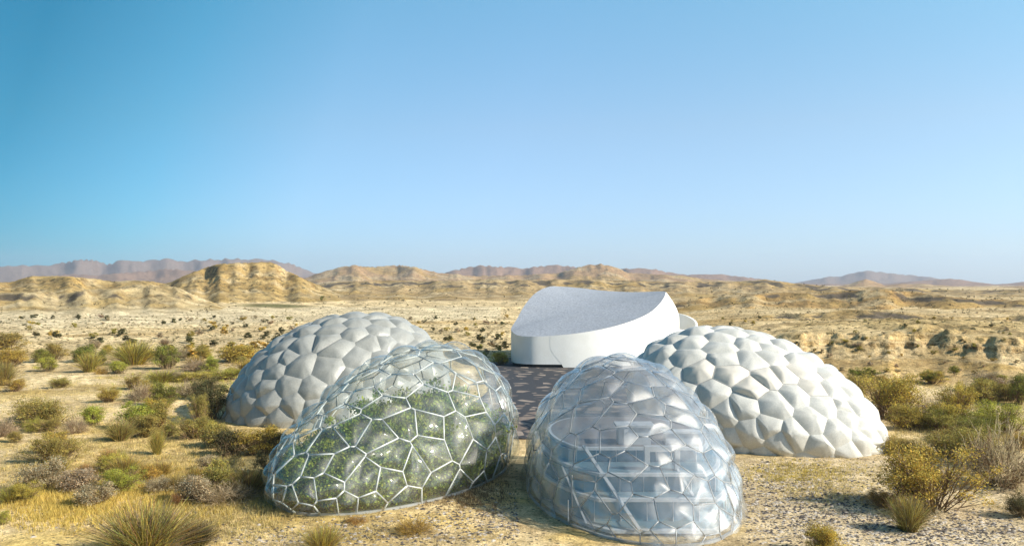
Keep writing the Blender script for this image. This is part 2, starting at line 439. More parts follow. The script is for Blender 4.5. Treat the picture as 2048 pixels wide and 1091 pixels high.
# ------------------------------------------------------------------ materials for the buildings
def mat_concrete(name, col, grain=.12, rough=.8, bump=.15, scale=9.0, patch=.93):
    m, n, l, b = nodes(name)
    tc = n.new('ShaderNodeNewGeometry')
    a = n.new('ShaderNodeTexNoise'); a.inputs['Scale'].default_value = scale; a.inputs['Detail'].default_value = 4; a.inputs['Roughness'].default_value = .8
    c = n.new('ShaderNodeTexNoise'); c.inputs['Scale'].default_value = .35; c.inputs['Detail'].default_value = 5
    for q in (a, c): l.new(tc.outputs['Position'], q.inputs['Vector'])
    r1 = n.new('ShaderNodeValToRGB')
    r1.color_ramp.elements[0].position = .3; r1.color_ramp.elements[0].color = tuple(v * (1 - grain * 2) for v in col) + (1,)
    r1.color_ramp.elements[1].position = .7; r1.color_ramp.elements[1].color = tuple(min(.9, v * (1 + grain)) for v in col) + (1,)
    l.new(a.outputs[0], r1.inputs[0])
    r2 = n.new('ShaderNodeValToRGB')
    r2.color_ramp.elements[0].position = .3; r2.color_ramp.elements[0].color = (patch, patch * .99, patch * .97, 1)
    r2.color_ramp.elements[1].position = .65; r2.color_ramp.elements[1].color = (1, 1, 1, 1)
    l.new(c.outputs[0], r2.inputs[0])
    x = n.new('ShaderNodeMix'); x.data_type = 'RGBA'; x.blend_type = 'MULTIPLY'; x.inputs['Factor'].default_value = 1
    l.new(r1.outputs[0], x.inputs[6]); l.new(r2.outputs[0], x.inputs[7])
    l.new(x.outputs[2], b.inputs['Base Color']); b.inputs['Roughness'].default_value = rough
    bp = n.new('ShaderNodeBump'); bp.inputs['Strength'].default_value = bump; bp.inputs['Distance'].default_value = .05
    l.new(a.outputs[0], bp.inputs['Height']); l.new(bp.outputs[0], b.inputs['Normal'])
    return m
def mat_plain(name, col, rough=.5, metal=0.0):
    m, n, l, b = nodes(name)
    ns = n.new('ShaderNodeTexNoise'); ns.inputs['Scale'].default_value = 3.0; ns.inputs['Detail'].default_value = 4
    g = n.new('ShaderNodeNewGeometry'); l.new(g.outputs['Position'], ns.inputs['Vector'])
    r = n.new('ShaderNodeValToRGB')
    r.color_ramp.elements[0].color = tuple(v * .85 for v in col) + (1,); r.color_ramp.elements[1].color = tuple(min(.95, v * 1.1) for v in col) + (1,)
    l.new(ns.outputs[0], r.inputs[0]); l.new(r.outputs[0], b.inputs['Base Color'])
    b.inputs['Roughness'].default_value = rough; b.inputs['Metallic'].default_value = metal
    return m
def mat_glass(name, tint, milk, ior=1.5, rough=.02, sheen=.10):
    """thin cushion of clear film: lets light straight through, mirrors at a slant, faintly milky"""
    m, n, l, b = nodes(name)
    n.remove(b); out = n['Material Output']
    tr = n.new('ShaderNodeBsdfTransparent'); tr.inputs[0].default_value = (*tint, 1)
    gl = n.new('ShaderNodeBsdfGlossy'); gl.inputs['Roughness'].default_value = rough
    geo = n.new('ShaderNodeNewGeometry')
    def mth(op, a, c=None):
        x = n.new('ShaderNodeMath'); x.operation = op
        for i, v in enumerate((a, c)):
            if v is None: continue
            if isinstance(v, float): x.inputs[i].default_value = v
            else: l.new(v, x.inputs[i])
        return x.outputs[0]
    dt = n.new('ShaderNodeVectorMath'); dt.operation = 'DOT_PRODUCT'; l.new(geo.outputs['Incoming'], dt.inputs[0])
    ns = n.new('ShaderNodeTexNoise'); ns.inputs['Scale'].default_value = .45; ns.inputs['Detail'].default_value = 2
    bp = n.new('ShaderNodeBump'); bp.inputs['Strength'].default_value = .8; bp.inputs['Distance'].default_value = .35
    l.new(geo.outputs['Position'], ns.inputs['Vector']); l.new(ns.outputs[0], bp.inputs['Height'])
    l.new(bp.outputs[0], gl.inputs['Normal']); l.new(bp.outputs[0], dt.inputs[1])
    f0 = ior
    fres = mth('ADD', mth('MULTIPLY', mth('POWER', mth('SUBTRACT', 1.0, mth('MINIMUM', mth('ABSOLUTE', dt.outputs['Value']), 1.0)), 4.0), .8), f0)
    sh = n.new('ShaderNodeBsdfGlossy'); sh.inputs['Roughness'].default_value = .52; sh.inputs[0].default_value = (1, .98, .95, 1)
    df = n.new('ShaderNodeBsdfDiffuse'); df.inputs[0].default_value = (.85, .86, .86, 1)
    tl = n.new('ShaderNodeBsdfTranslucent'); tl.inputs[0].default_value = (.8, .82, .82, 1)
    a = n.new('ShaderNodeMixShader'); a.inputs[0].default_value = .4; l.new(df.outputs[0], a.inputs[1]); l.new(tl.outputs[0], a.inputs[2])
    c = n.new('ShaderNodeMixShader'); c.inputs[0].default_value = milk; l.new(tr.outputs[0], c.inputs[1]); l.new(a.outputs[0], c.inputs[2])
    d = n.new('ShaderNodeMixShader'); e2 = n.new('ShaderNodeMixShader'); e2.inputs[0].default_value = sheen; l.new(c.outputs[0], e2.inputs[1]); l.new(sh.outputs[0], e2.inputs[2])
    l.new(fres, d.inputs[0]); l.new(e2.outputs[0], d.inputs[1]); l.new(gl.outputs[0], d.inputs[2])
    l.new(d.outputs[0], out.inputs[0])
    return m
M_SHELL = mat_concrete("pale grainy shell", (.61, .595, .54), .09, .42, .12, 6.0, .90)
M_SHELL_G = mat_concrete("grey grainy shell", (.365, .365, .335), .13, .38, .15, 6.0, .84)
M_WHITE = mat_concrete("white render wall", (.80, .79, .75), .05, .8, .08, 6.0)
M_ROOF = mat_concrete("blue grey roof screed", (.325, .35, .395), .22, .85, .1, 2.2, .97)
M_GAP_SHADE = mat_plain("near black gap shade", (.02, .02, .02), .7)  # near black colour paints the shadow gap below the hall wall
M_STRUT = mat_plain("white frame tubes", (.60, .62, .58), .4)
M_STRUT2 = mat_plain("grey frame tubes", (.36, .37, .37), .35)
M_GLASS_G = mat_glass("clear cushion film", (.99, 1.0, .99), .018, .042, .02, .034)
M_GLASS_C = mat_glass("clear cushion film pale", (.98, .99, 1.0), .05, .06, .02, .085)
M_PANE = mat_plain("cream window pane", (.66, .61, .52), .3)
M_MULL = mat_plain("grey mullion", (.40, .39, .37), .5)

# ------------------------------------------------------------------ egg domes
class Egg:
    def __init__(s, p):
        s.cx, s.cy, s.th, s.L, s.W, s.Hh, s.k, s.kz, s.zc, s.t = p
        s.c, s.s = math.cos(s.th), math.sin(s.th)
    def pos(s, S):
        S = np.atleast_2d(S)
        X = s.L * S[:, 0]; Y = s.W * S[:, 1] * (1 + s.k * S[:, 0]); Z = s.zc + s.t * S[:, 0] + s.Hh * S[:, 2] * (1 + s.kz * S[:, 0])
        return np.stack([s.cx + s.c * X - s.s * Y, s.cy + s.s * X + s.c * Y, Z], 1)
    def raw(s, P):
        P = np.atleast_2d(P)
        dx, dy = P[:, 0] - s.cx, P[:, 1] - s.cy
        X = s.c * dx + s.s * dy; Y = -s.s * dx + s.c * dy
        x = X / s.L
        xx = np.clip(x, -1.2, 1.2)
        return np.stack([x, Y / (s.W * (1 + s.k * xx)), (P[:, 2] - s.zc - s.t * xx) / (s.Hh * (1 + s.kz * xx))], 1)
    def unit(s, P):
        q = s.raw(P); return q / np.linalg.norm(q, axis=1, keepdims=True)
    def snap(s, P): return s.pos(s.unit(P))
    def normal(s, P):
        P = np.atleast_2d(P); h = .02; g = []
        for a in range(3):
            d = np.zeros(3); d[a] = h
            g.append((s.raw(P + d) ** 2).sum(1) - (s.raw(P - d) ** 2).sum(1))
        g = np.stack(g, 1); return g / np.linalg.norm(g, axis=1, keepdims=True)
    def section(s, z, scale=1.0, n=72):
        """outline of the egg at height z"""
        out = []
        for a in np.linspace(0, 2 * math.pi, n, endpoint=False):
            lo, hi = 0.0, 1.6
            for _ in range(30):
                mid = (lo + hi) / 2
                Pm = np.array([[s.cx + s.c * s.L * mid * math.cos(a) - s.s * s.W * mid * math.sin(a),
                                s.cy + s.s * s.L * mid * math.cos(a) + s.c * s.W * mid * math.sin(a), z]])
                if (s.raw(Pm) ** 2).sum() < 1: lo = mid
                else: hi = mid
            m = lo * scale
            out.append((s.cx + s.c * s.L * m * math.cos(a) - s.s * s.W * m * math.sin(a), s.cy + s.s * s.L * m * math.cos(a) + s.c * s.W * m * math.sin(a)))
        return np.array(out)

def voronoi_egg(egg, n, seed, jitter=.35):
    g = np.random.default_rng(seed)
    i = np.arange(n) + .5
    ph = np.arccos(1 - 2 * i / n); ga = math.pi * (1 + 5 ** .5) * i
    S = np.stack([np.cos(ga) * np.sin(ph), np.sin(ga) * np.sin(ph), np.cos(ph)], 1)
    S += g.normal(size=S.shape) * jitter * 2 / math.sqrt(n); S /= np.linalg.norm(S, axis=1, keepdims=True)
    D = g.normal(size=(9000, 3)); D /= np.linalg.norm(D, axis=1, keepdims=True)
    DP = egg.pos(D)
    w = np.ones(len(D))
    # even out: points weighted by local area stretch
    e = .01
    t1 = np.cross(D, [0.3, .5, .81]); t1 /= np.linalg.norm(t1, axis=1, keepdims=True); t2 = np.cross(D, t1)
    w = np.linalg.norm(np.cross(egg.pos(D + e * t1) - DP, egg.pos(D + e * t2) - DP), axis=1)
    for _ in range(6):
        P = egg.pos(S)
        near = np.argmin(((DP[:, None] - P[None]) ** 2).sum(2), 1)
        for q in range(n):
            k = near == q
            if k.any():
                c = (DP[k] * w[k, None]).sum(0) / w[k].sum()
                S[q] = egg.unit(c[None])[0]
    S = egg.unit(egg.pos(S) + g.normal(size=S.shape) * jitter)
    bm = bmesh.new()
    vs = [bm.verts.new(v) for v in S]
    bmesh.ops.convex_hull(bm, input=vs)
    bmesh.ops.triangulate(bm, faces=bm.faces)
    bm.verts.index_update()
    tris = [[v.index for v in f.verts] for f in bm.faces]
    bm.free()
    P = egg.pos(S)
    for _ in range(12):                            # edge flips: Delaunay on the stretched surface
        em = {}
        for ti, tr in enumerate(tris):
            for a in range(3):
                em.setdefault((tr[a], tr[(a + 1) % 3]), ti)
        done = set(); nf = 0
        for (a, b), ti in list(em.items()):
            if a > b or (b, a) not in em: continue
            tj = em[(b, a)]
            if ti in done or tj in done or ti == tj: continue
            c = [v for v in tris[ti] if v not in (a, b)][0]; d = [v for v in tris[tj] if v not in (a, b)][0]
            def ang(o, u, v):
                x, y = P[u] - P[o], P[v] - P[o]
                return math.acos(max(-1, min(1, x @ y / (np.linalg.norm(x) * np.linalg.norm(y)))))
            if ang(c, a, b) + ang(d, a, b) > math.pi + .02 and (c, d) not in em and (d, c) not in em:
                tris[ti] = [a, d, c]; tris[tj] = [d, b, c]
                done |= {ti, tj}; nf += 1
        if not nf: break
    duals = []
    for a, b, c in tris:
        A, B, C = P[a], P[b], P[c]
        ab, ac = B - A, C - A; nn = np.cross(ab, ac)
        cc = A + (np.cross(nn, ab) * (ac @ ac) + np.cross(ac, nn) * (ab @ ab)) / (2 * (nn @ nn) + 1e-9)
        cen = (A + B + C) / 3
        lim = .75 * np.linalg.norm(A - cen)
        d = cc - cen; ln = np.linalg.norm(d)
        if ln > lim: d *= lim / ln
        duals.append(cen + d * .8)
    duals = egg.snap(np.array(duals))
    nor = egg.normal(P)
    cells = [[] for _ in range(n)]
    for ti, tr in enumerate(tris):
        for v in tr: cells[v].append(ti)
    edges = set(); out = []
    for q in range(n):
        N = nor[q]; u = np.cross(N, [.31, .2, .93]); u /= np.linalg.norm(u); v = np.cross(N, u)
        c = sorted(cells[q], key=lambda ti: math.atan2((duals[ti] - P[q]) @ v, (duals[ti] - P[q]) @ u))
        out.append(c)
        for a, b in zip(c, c[1:] + c[:1]): edges.add((min(a, b), max(a, b)))
    return P, nor, duals, out, edges

def cell_mesh(egg, P, N, poly, h, style, g, rows=6, cols=4):
    n = len(poly)
    cen = poly.mean(0)
    apex = egg.snap(cen[None])[0]
    size = np.linalg.norm(poly - cen, axis=1).mean()
    if style == 'facet':
        off = g.normal(size=3) * .13 * size; off -= N * (off @ N)
        apex = apex + off + N * h * size * (.8 + .5 * g.random())
    else:
        apex = apex + N * h * size
    ring = []
    for i in range(n):
        a, b = poly[i], poly[(i + 1) % n]
        for j in range(cols): ring.append(a + (b - a) * j / cols)
    ring = np.array(ring); m = len(ring)
    V = [ring]
    for k in range(1, rows):
        s = 1 - k / rows
        L = apex + (ring - apex) * s
        if style == 'facet':
            L = L + N * (.34 * h * size * 4 * s * (1 - s))
            L = L + N * (-.10 * h * size * max(0, 1 - s * 3.5) ** 2)
        else:
            base = egg.snap(cen + (ring - cen) * s)
            L = base + N * h * size * (1 - s * s)
        V.append(L)
    V = np.vstack(V + [apex[None] - (N * .10 * h * size if style == 'facet' else 0)])
    Fq = []
    for k in range(rows - 1):
        for i in range(m):
            Fq.append((k * m + i, k * m + (i + 1) % m, (k + 1) * m + (i + 1) % m, (k + 1) * m + i))
    for i in range(m): Fq.append(((rows - 1) * m + i, (rows - 1) * m + (i + 1) % m, rows * m))
    return V, Fq

def clip_ground(me, z=-.25):
    bm = bmesh.new(); bm.from_mesh(me)
    bmesh.ops.bisect_plane(bm, geom=bm.verts[:] + bm.edges[:] + bm.faces[:], plane_co=(0, 0, z), plane_no=(0, 0, 1), clear_inner=True)
    bm.to_mesh(me); bm.free(); me.update()

def tubes(segs, rad, sides=7):
    V, Fq = [], []
    for a, b in segs:
        a, b = np.array(a, float), np.array(b, float); d = b - a; ln = np.linalg.norm(d)
        if ln < 1e-4: continue
        d /= ln; u = np.cross(d, [.2, .3, .93]); u /= np.linalg.norm(u); v = np.cross(d, u)
        o = len(V)
        for p in (a - d * rad * .5, b + d * rad * .5):
            for k in range(sides):
                w = 2 * math.pi * k / sides; V.append(p + rad * (math.cos(w) * u + math.sin(w) * v))
        for k in range(sides): Fq.append((o + k, o + (k + 1) % sides, o + sides + (k + 1) % sides, o + sides + k))
        Fq.append(tuple(o + k for k in range(sides))[::-1]); Fq.append(tuple(o + sides + k for k in range(sides)))
    return V, Fq

EGG = {'A': Egg([-24.275, 126.463, 0.706, 15.45, 14.4, 11.2, 0.062, 0.074, 1.948, 2.091]),
       'B': Egg([-10.481, 83.86, 1.164, 15.9, 9.0, 7.8, 0.078, 0.5, 2.633, 1.197]),
       'C': Egg([10.055, 76.877, 1.653, 15.4, 8.6, 10.15, 0.081, 0.499, 0.189, -0.246]),
       'D': Egg([29.22, 106.329, 2.245, 14.7, 13.3, 7.9, 0.258, 0.225, 3.311, 2.803])}

def project(P):
    P = np.atleast_2d(P); c, s = math.cos(PITCH), math.sin(PITCH)
    z = P[:, 2] - H; d = P[:, 1] * c + z * s; u = -P[:, 1] * s + z * c
    return np.stack([1024 + F * P[:, 0] / d, 545.5 - F * u / d], 1)

def opaque_dome(key, seeds, seed, label, shell, windows=None):
    egg = EGG[key]; g = np.random.default_rng(seed)
    P, nor, du, cells, edges = voronoi_egg(egg, seeds, seed)
    root = empty('shell_dome', (egg.cx, egg.cy, 0)); tag(root, label, 'dome')
    V, Fq = [], []
    win = []
    for q, c in enumerate(cells):
        poly = du[c]
        if poly[:, 2].max() < -.2: continue
        if windows and nor[q][1] < .2:
            pp = project(P[q])[0]
            if windows[0] < pp[0] < windows[2] and windows[1] < pp[1] < windows[3]: win.append(q)
        if q in win: continue
        v, f = cell_mesh(egg, P[q], nor[q], poly, .23, 'facet', g)
        v = v - np.array([egg.cx, egg.cy, 0]); o = len(V)
        V.extend(v); Fq.extend([tuple(i + o for i in t) for t in f])
    me = mesh_np('shell', V, Fq, [shell], True); clip_ground(me)
    link('shell', me, root)
    for q in win:                                 # glazed cells with thin frames
        poly = du[cells[q]]; org = np.array([egg.cx, egg.cy, 0])
        v, f = cell_mesh(egg, P[q], nor[q], poly, .23, 'facet', g)
        w = link('window', mesh_np('window', v - org, f, [M_PANE], True), root)
        k = len(poly)
        segs = [(poly[i] - org + nor[q] * .03, poly[(i + 1) % k] - org + nor[q] * .03) for i in range(k)]
        tv, tf = tubes(segs, .035, 5)
        link('window_frame', mesh_np('window_frame', tv, tf, [M_MULL]), w)
    return root

def glass_dome(key, seeds, seed, label, rad, mg, ms, h):
    egg = EGG[key]; g = np.random.default_rng(seed)
    P, nor, du, cells, edges = voronoi_egg(egg, seeds, seed)
    org = np.array([egg.cx, egg.cy, 0])
    root = empty('glass_dome', tuple(org)); tag(root, label, 'dome')
    items = []
    camp = np.array([0, 0, H])
    for q, c in enumerate(cells):
        poly = du[c]
        if poly[:, 2].max() < .05: continue
        facing = nor[q] @ (camp - P[q]) / np.linalg.norm(camp - P[q])
        area = np.linalg.norm(np.cross(poly - poly.mean(0), np.roll(poly, -1, 0) - poly.mean(0)), axis=1).sum()
        items.append((facing * area * (1 if poly[:, 2].mean() > .3 else .3), q))
    items.sort(reverse=True)
    restV, restF = [], []
    for r, (sc, q) in enumerate(items):
        v, f = cell_mesh(egg, P[q], nor[q], du[cells[q]], h, 'facet' if key == 'C' else 'pillow', g)
        v2, f2 = cell_mesh(egg, P[q], nor[q], du[cells[q]], -h * .75, 'pillow', g)
        f = list(f) + [tuple(i + len(v) for i in t) for t in f2]; v = np.vstack([v, v2]) - org
        if r < 100:
            me = mesh_np('glass_panel', v, f, [mg], True); clip_ground(me)
            if len(me.polygons): link('glass_panel', me, root)
        else:
            o = len(restV); restV.extend(v); restF.extend([tuple(i + o for i in t) for t in f])
    if restV:
        me = mesh_np('rear_glazing', restV, restF, [mg], True); clip_ground(me)
        o = link('rear_glazing', me, root); o['kind'] = 'stuff'
    segs = [(du[a] - org, du[b] - org) for a, b in edges if max(du[a][2], du[b][2]) > -.1]
    tv, tf = tubes(segs, rad)
    me = mesh_np('frame', tv, tf, [ms], True); clip_ground(me)
    link('frame', me, root)
    # low kerb the frame stands on
    ro, ri = egg.section(.05, 1.0), egg.section(.05, .98)
    k = len(ro); z0, z1 = -.3, .16
    V = [(*p, z0) for p in ro] + [(*p, z1) for p in ro] + [(*p, z1) for p in ri] + [(*p, z0) for p in ri]
    V = np.array(V) - org
    Fq = []
    for i in range(k):
        j = (i + 1) % k
        Fq += [(i, j, k + j, k + i), (k + i, k + j, 2 * k + j, 2 * k + i), (2 * k + i, 2 * k + j, 3 * k + j, 3 * k + i)]
    link('base_kerb', mesh_np('base_kerb', V, Fq, [M_STRUT2], False), root)
    return root

opaque_dome('A', 250, 11, 'opaque grey pebbled dome standing behind the glass dome full of greenery', M_SHELL_G)
opaque_dome('D', 215, 23, 'opaque white pebbled dome with a strip of cream windows, right of the clear glass dome', M_SHELL, (1360, 738, 1640, 778))
glass_dome('B', 168, 31, 'glass cell dome with white frame and green trees inside, in front of grey pebbled dome', .066, M_GLASS_G, M_STRUT, .34)
glass_dome('C', 190, 47, 'clear glass cell dome with grey frame and office floors inside', .045, M_GLASS_C, M_STRUT2, .26)

# ------------------------------------------------------------------ white hall with the saddle roof
RIM = [(1022.5, 656, 201), (1026, 664, 197), (1036, 670, 194), (1060, 672.5, 192), (1100, 671, 191.5), (1150, 666.5, 191.5), (1200, 658.5, 192.5), (1240, 649, 194.5),
       (1275, 637, 198), (1300, 624.5, 203), (1318, 609, 209), (1329, 593, 216), (1332, 583.5, 221), (1322, 582, 228), (1290, 583.3, 233), (1250, 583.3, 237),
       (1200, 580, 240), (1160, 575.5, 240), (1120, 572.5, 238), (1098, 573, 234), (1078, 581, 228), (1062, 594, 222), (1046, 615, 214), (1034, 637, 207)]
CORNER = 12
def hall():
    pts = np.array([at_depth(*p) for p in RIM]); n = len(pts)
    rim = []; corner_i = 0
    for i in range(n):
        p0, p1, p2, p3 = [pts[(i + k) % n] for k in (-1, 0, 1, 2)]
        if i == CORNER: p0 = p1 - (p2 - p1) * .3; corner_i = len(rim)
        if (i + 1) % n == CORNER: p3 = p2 + (p2 - p1) * .3
        for s in np.linspace(0, 1, 6, endpoint=False):
            rim.append(.5 * ((2 * p1) + (-p0 + p2) * s + (2 * p0 - 5 * p1 + 4 * p2 - p3) * s * s + (-p0 + 3 * p1 - 3 * p2 + p3) * s ** 3))
    rim = np.array(rim); m = len(rim)
    cen = rim.mean(0)
    root = empty('white_hall', (cen[0], cen[1], 0))
    tag(root, 'white curved hall with a grey saddle shaped roof, rising behind the four domes', 'building')
    org = np.array([cen[0], cen[1], 0])
    d = rim[:, :2] - cen[:2]
    ang = np.arctan2(d[:, 1], d[:, 0]); ca = ang[corner_i]
    bul = .17 * np.clip(np.cos(ang - ca), 0, 1) ** 3
    def ring(t, out=0.0, low=0.0):
        z = rim[:, 2] * (1 - t) + low * t
        drop = np.clip((rim[:, 2] - z) / 7.0, 0, 1.0)
        f = 1 + bul * np.sin(drop * math.pi / 2)
        dirn = d / np.linalg.norm(d, axis=1, keepdims=True)
        return np.c_[cen[:2] + d * f[:, None] + dirn * out, z] - org
    rows = 12
    LOW = .75
    V = np.vstack([ring(k / rows, 0, LOW) for k in range(rows + 1)])
    Fq = [(k * m + i, (k + 1) * m + i, (k + 1) * m + (i + 1) % m, k * m + (i + 1) % m) for k in range(rows) for i in range(m)]
    link('wall', mesh_np('wall', V, Fq, [M_WHITE], True), root)
    # base gap shade painted near black on the recessed plinth
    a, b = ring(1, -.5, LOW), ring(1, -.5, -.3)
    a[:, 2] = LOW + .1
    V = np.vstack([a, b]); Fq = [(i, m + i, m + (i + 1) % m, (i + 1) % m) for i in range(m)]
    link('shadow_plinth', mesh_np('shadow_plinth', V, Fq, [M_GAP_SHADE]), root)
    # soffit
    # outer skin that starts with a curved edge and runs to the ground on the right
    pxr = project(rim)[:, 0]
    idx = np.array([i for i in range(m) if rim[i, 1] < 225 and 1060 < pxr[i] <= 1334 and rim[i, 2] < 16.5 and i <= corner_i + 1])
    idx = idx[np.argsort(pxr[idx])]
    rws, cls = 16, 44
    V, Fq = [], []
    for k in range(rws + 1):
        t = k / rws
        q = ring(.02 + .98 * t, .02, 0.0)[idx]
        x0 = 1100 + 26 * sstep(.3, 1.15, np.array(t)) * 1.15                       # curved leading edge
        xs = np.linspace(float(x0), pxr[idx].max(), cls)
        V.append(np.stack([np.interp(xs, pxr[idx], q[:, a]) for a in range(3)], 1))
    V = np.vstack(V)
    Fq = [(k * cls + a, (k + 1) * cls + a, (k + 1) * cls + a + 1, k * cls + a + 1) for k in range(rws) for a in range(cls - 1)]
    link('outer_skin', mesh_np('outer_skin', V, Fq, [M_WHITE], True), root)
    # roof: saddle stretched between the rim
    A = np.c_[rim[:, :2] - cen[:2], np.ones(m)]
    co = np.linalg.lstsq(A, rim[:, 2], rcond=None)[0]
    V, Fq = [], []
    K = 14
    for k in range(K + 1):
        s = 1 - k / (K + 1)
        xy = d * s; z = xy @ co[:2] + co[2] + (s ** 2) * (rim[:, 2] - A @ co)
        V.append(np.c_[xy, z])
    V = np.vstack(V + [[[0, 0, co[2]]]])
    for k in range(K):
        for i in range(m): Fq.append((k * m + i, k * m + (i + 1) % m, (k + 1) * m + (i + 1) % m, (k + 1) * m + i))
    for i in range(m): Fq.append((K * m + i, K * m + (i + 1) % m, (K + 1) * m))
    link('roof', mesh_np('roof', V, Fq, [M_ROOF], True), root)
hall()

def ring_wall():
    """small open drum behind the hall"""
    c = at_depth(1352, 640, 236); cx, cy = c[0], c[1]
    root_z = 0
    n = 60; ro, ri = 5.6, 5.0
    V, Fq = [], []
    for i in range(n):
        a = 2 * math.pi * i / n
        zt = 8.2 + 2.0 * math.sin(a) - .5 * max(0, math.cos(a))
        for r_, z in ((ro + .9, -.3), (ro, zt), (ri, zt), (ri, .5)):
            V.append((r_ * math.cos(a), r_ * math.sin(a), z))
    for i in range(n):
        j = (i + 1) % n
        for k in range(3): Fq.append((i * 4 + k, j * 4 + k, j * 4 + k + 1, i * 4 + k + 1))
    Fq.append(tuple(i * 4 + 3 for i in range(n)))
    me = mesh_np('drum_building', V, Fq, [M_WHITE])
    bm = bmesh.new(); bm.from_mesh(me); bmesh.ops.recalc_face_normals(bm, faces=bm.faces); bm.to_mesh(me); bm.free()
    tag(link('drum_building', me, None, (cx, cy, 0)), 'small round open topped white drum tucked behind the right end of the hall', 'building')
ring_wall()

# ------------------------------------------------------------------ office floors inside the clear dome
def clip_front(poly, yf):
    out = []
    k = len(poly)
    for i in range(k):
        a, b = poly[i], poly[(i + 1) % k]
        if a[1] >= yf: out.append(a)
        if (a[1] >= yf) != (b[1] >= yf):
            s = (yf - a[1]) / (b[1] - a[1]); out.append(a + (b - a) * s)
    return np.array(out)
def prism(poly, z0, z1):
    k = len(poly)
    V = [(*p, z0) for p in poly] + [(*p, z1) for p in poly]
    return V, [tuple(range(k))[::-1], tuple(range(k, 2 * k))] + [(i, (i + 1) % k, k + (i + 1) % k, k + i) for i in range(k)]
def box(x0, x1, y0, y1, z0, z1): return prism(np.array([(x0, y0), (x1, y0), (x1, y1), (x0, y1)]), z0, z1)
M_SLAB = mat_plain("white floor slab", (.56, .57, .57), .5)
M_BLUE = mat_plain("blue tinted glazing", (.17, .30, .36), .08)
M_TEAL = mat_plain("blue grey floor finish", (.18, .27, .31), .4)
M_DECK = mat_plain("brown grey deck", (.22, .19, .17), .6)
def floors():
    egg = EGG['C']
    root = empty('office_floors', (egg.cx, egg.cy, 0)); org = np.array([egg.cx, egg.cy, 0])
    tag(root, 'stepped white office floors with blue glazing and slanting beams, inside the clear glass dome', 'building')
    spec = [(.45, 64.2, .95), (2.25, 66.0, .93), (3.75, 67.6, .90), (5.0, 71.5, .86)]
    prev = None
    for i, (z, yf, sc) in enumerate(spec):
        pl = clip_front(egg.section(max(z, .3), sc), yf)
        pl = pl[pl[:, 1] < 88] if len(pl[pl[:, 1] < 88]) > 3 else pl
        v, f = prism(pl, z - .22, z)
        link('slab', mesh_np('slab', np.array(v) - org, f, [M_SLAB]), root)
        cen = pl.mean(0)
        v, f = prism(cen + (pl - cen) * .965 + np.array([0, .15]), z - .05, z + .012)
        link('floor_finish', mesh_np('floor_finish', np.array(v) - org, f, [M_DECK if i == 3 else M_TEAL]), root)
        if i < 3:
            zt = spec[i + 1][0] - .26
            p2 = clip_front(egg.section(max(z, .3), spec[i + 1][2] - .03), spec[i + 1][1] + .7)
            p2 = p2[p2[:, 1] < 86]
            v, f = prism(p2, z + .02, zt)
            gz = link('glazing', mesh_np('glazing', np.array(v) - org, f, [M_BLUE]), root)
            x0, x1 = p2[:, 0].min() + .5, p2[:, 0].max() - .5; yf2 = p2[:, 1].min()
            segs = [((x, yf2 - .05, z + .02), (x, yf2 - .05, zt)) for x in np.linspace(x0 + 1.5, x1 - 1.5, 7)]
            tv, tf = tubes([(np.array(a) - org, np.array(b) - org) for a, b in segs], .045, 6)
            link('mullion', mesh_np('mullion', tv, tf, [M_SLAB]), gz)
    for a, b, w in (((5.6, 70.2, 5.3), (9.0, 63.9, .6), .17), ((12.2, 69.5, 4.6), (13.4, 66.8, 2.3), .12), ((3.9, 70, 3.8), (5.4, 65.6, .6), .09)):
        tv, tf = tubes([(np.array(a) - org, np.array(b) - org)], w, 4)
        link('beam', mesh_np('beam', tv, tf, [M_SLAB]), root)
    def th(nm, bxs, mat, label, cat, arch=False):
        V, Fq = [], []
        for q in bxs:
            v, f = box(*q); o = len(V); V.extend(v); Fq.extend([tuple(i + o for i in t) for t in f])
        V = np.array(V); c = np.array([V[:, 0].mean(), V[:, 1].mean(), V[:, 2].min()])
        tag(link(nm, mesh_np(nm, V - c, Fq, [mat]), None, tuple(c)), label, cat)
    th('kiosk', [(8.6, 11.2, 72.6, 74.4, 5.014, 6.4), (8.4, 11.5, 72.4, 74.6, 6.4, 6.6), (9.0, 9.4, 72.45, 72.6, 5.014, 6.3)], M_SLAB, 'white boxy kiosk on the top deck inside the clear glass dome', 'kiosk')
    th('counter', [(12.4, 15.4, 72.8, 73.8, 5.014, 5.9), (12.2, 15.6, 72.6, 74.0, 5.9, 6.05)], M_SLAB, 'long white counter on the top deck right of the kiosk', 'counter')
    th('portal', [(10.1, 10.5, 68.6, 69.2, 3.764, 5.2), (12.4, 12.8, 68.6, 69.2, 3.764, 5.2), (10.1, 12.8, 68.6, 69.2, 5.2, 5.6)], M_SLAB, 'white square portal standing on the deck below the kiosk', 'portal')
floors()

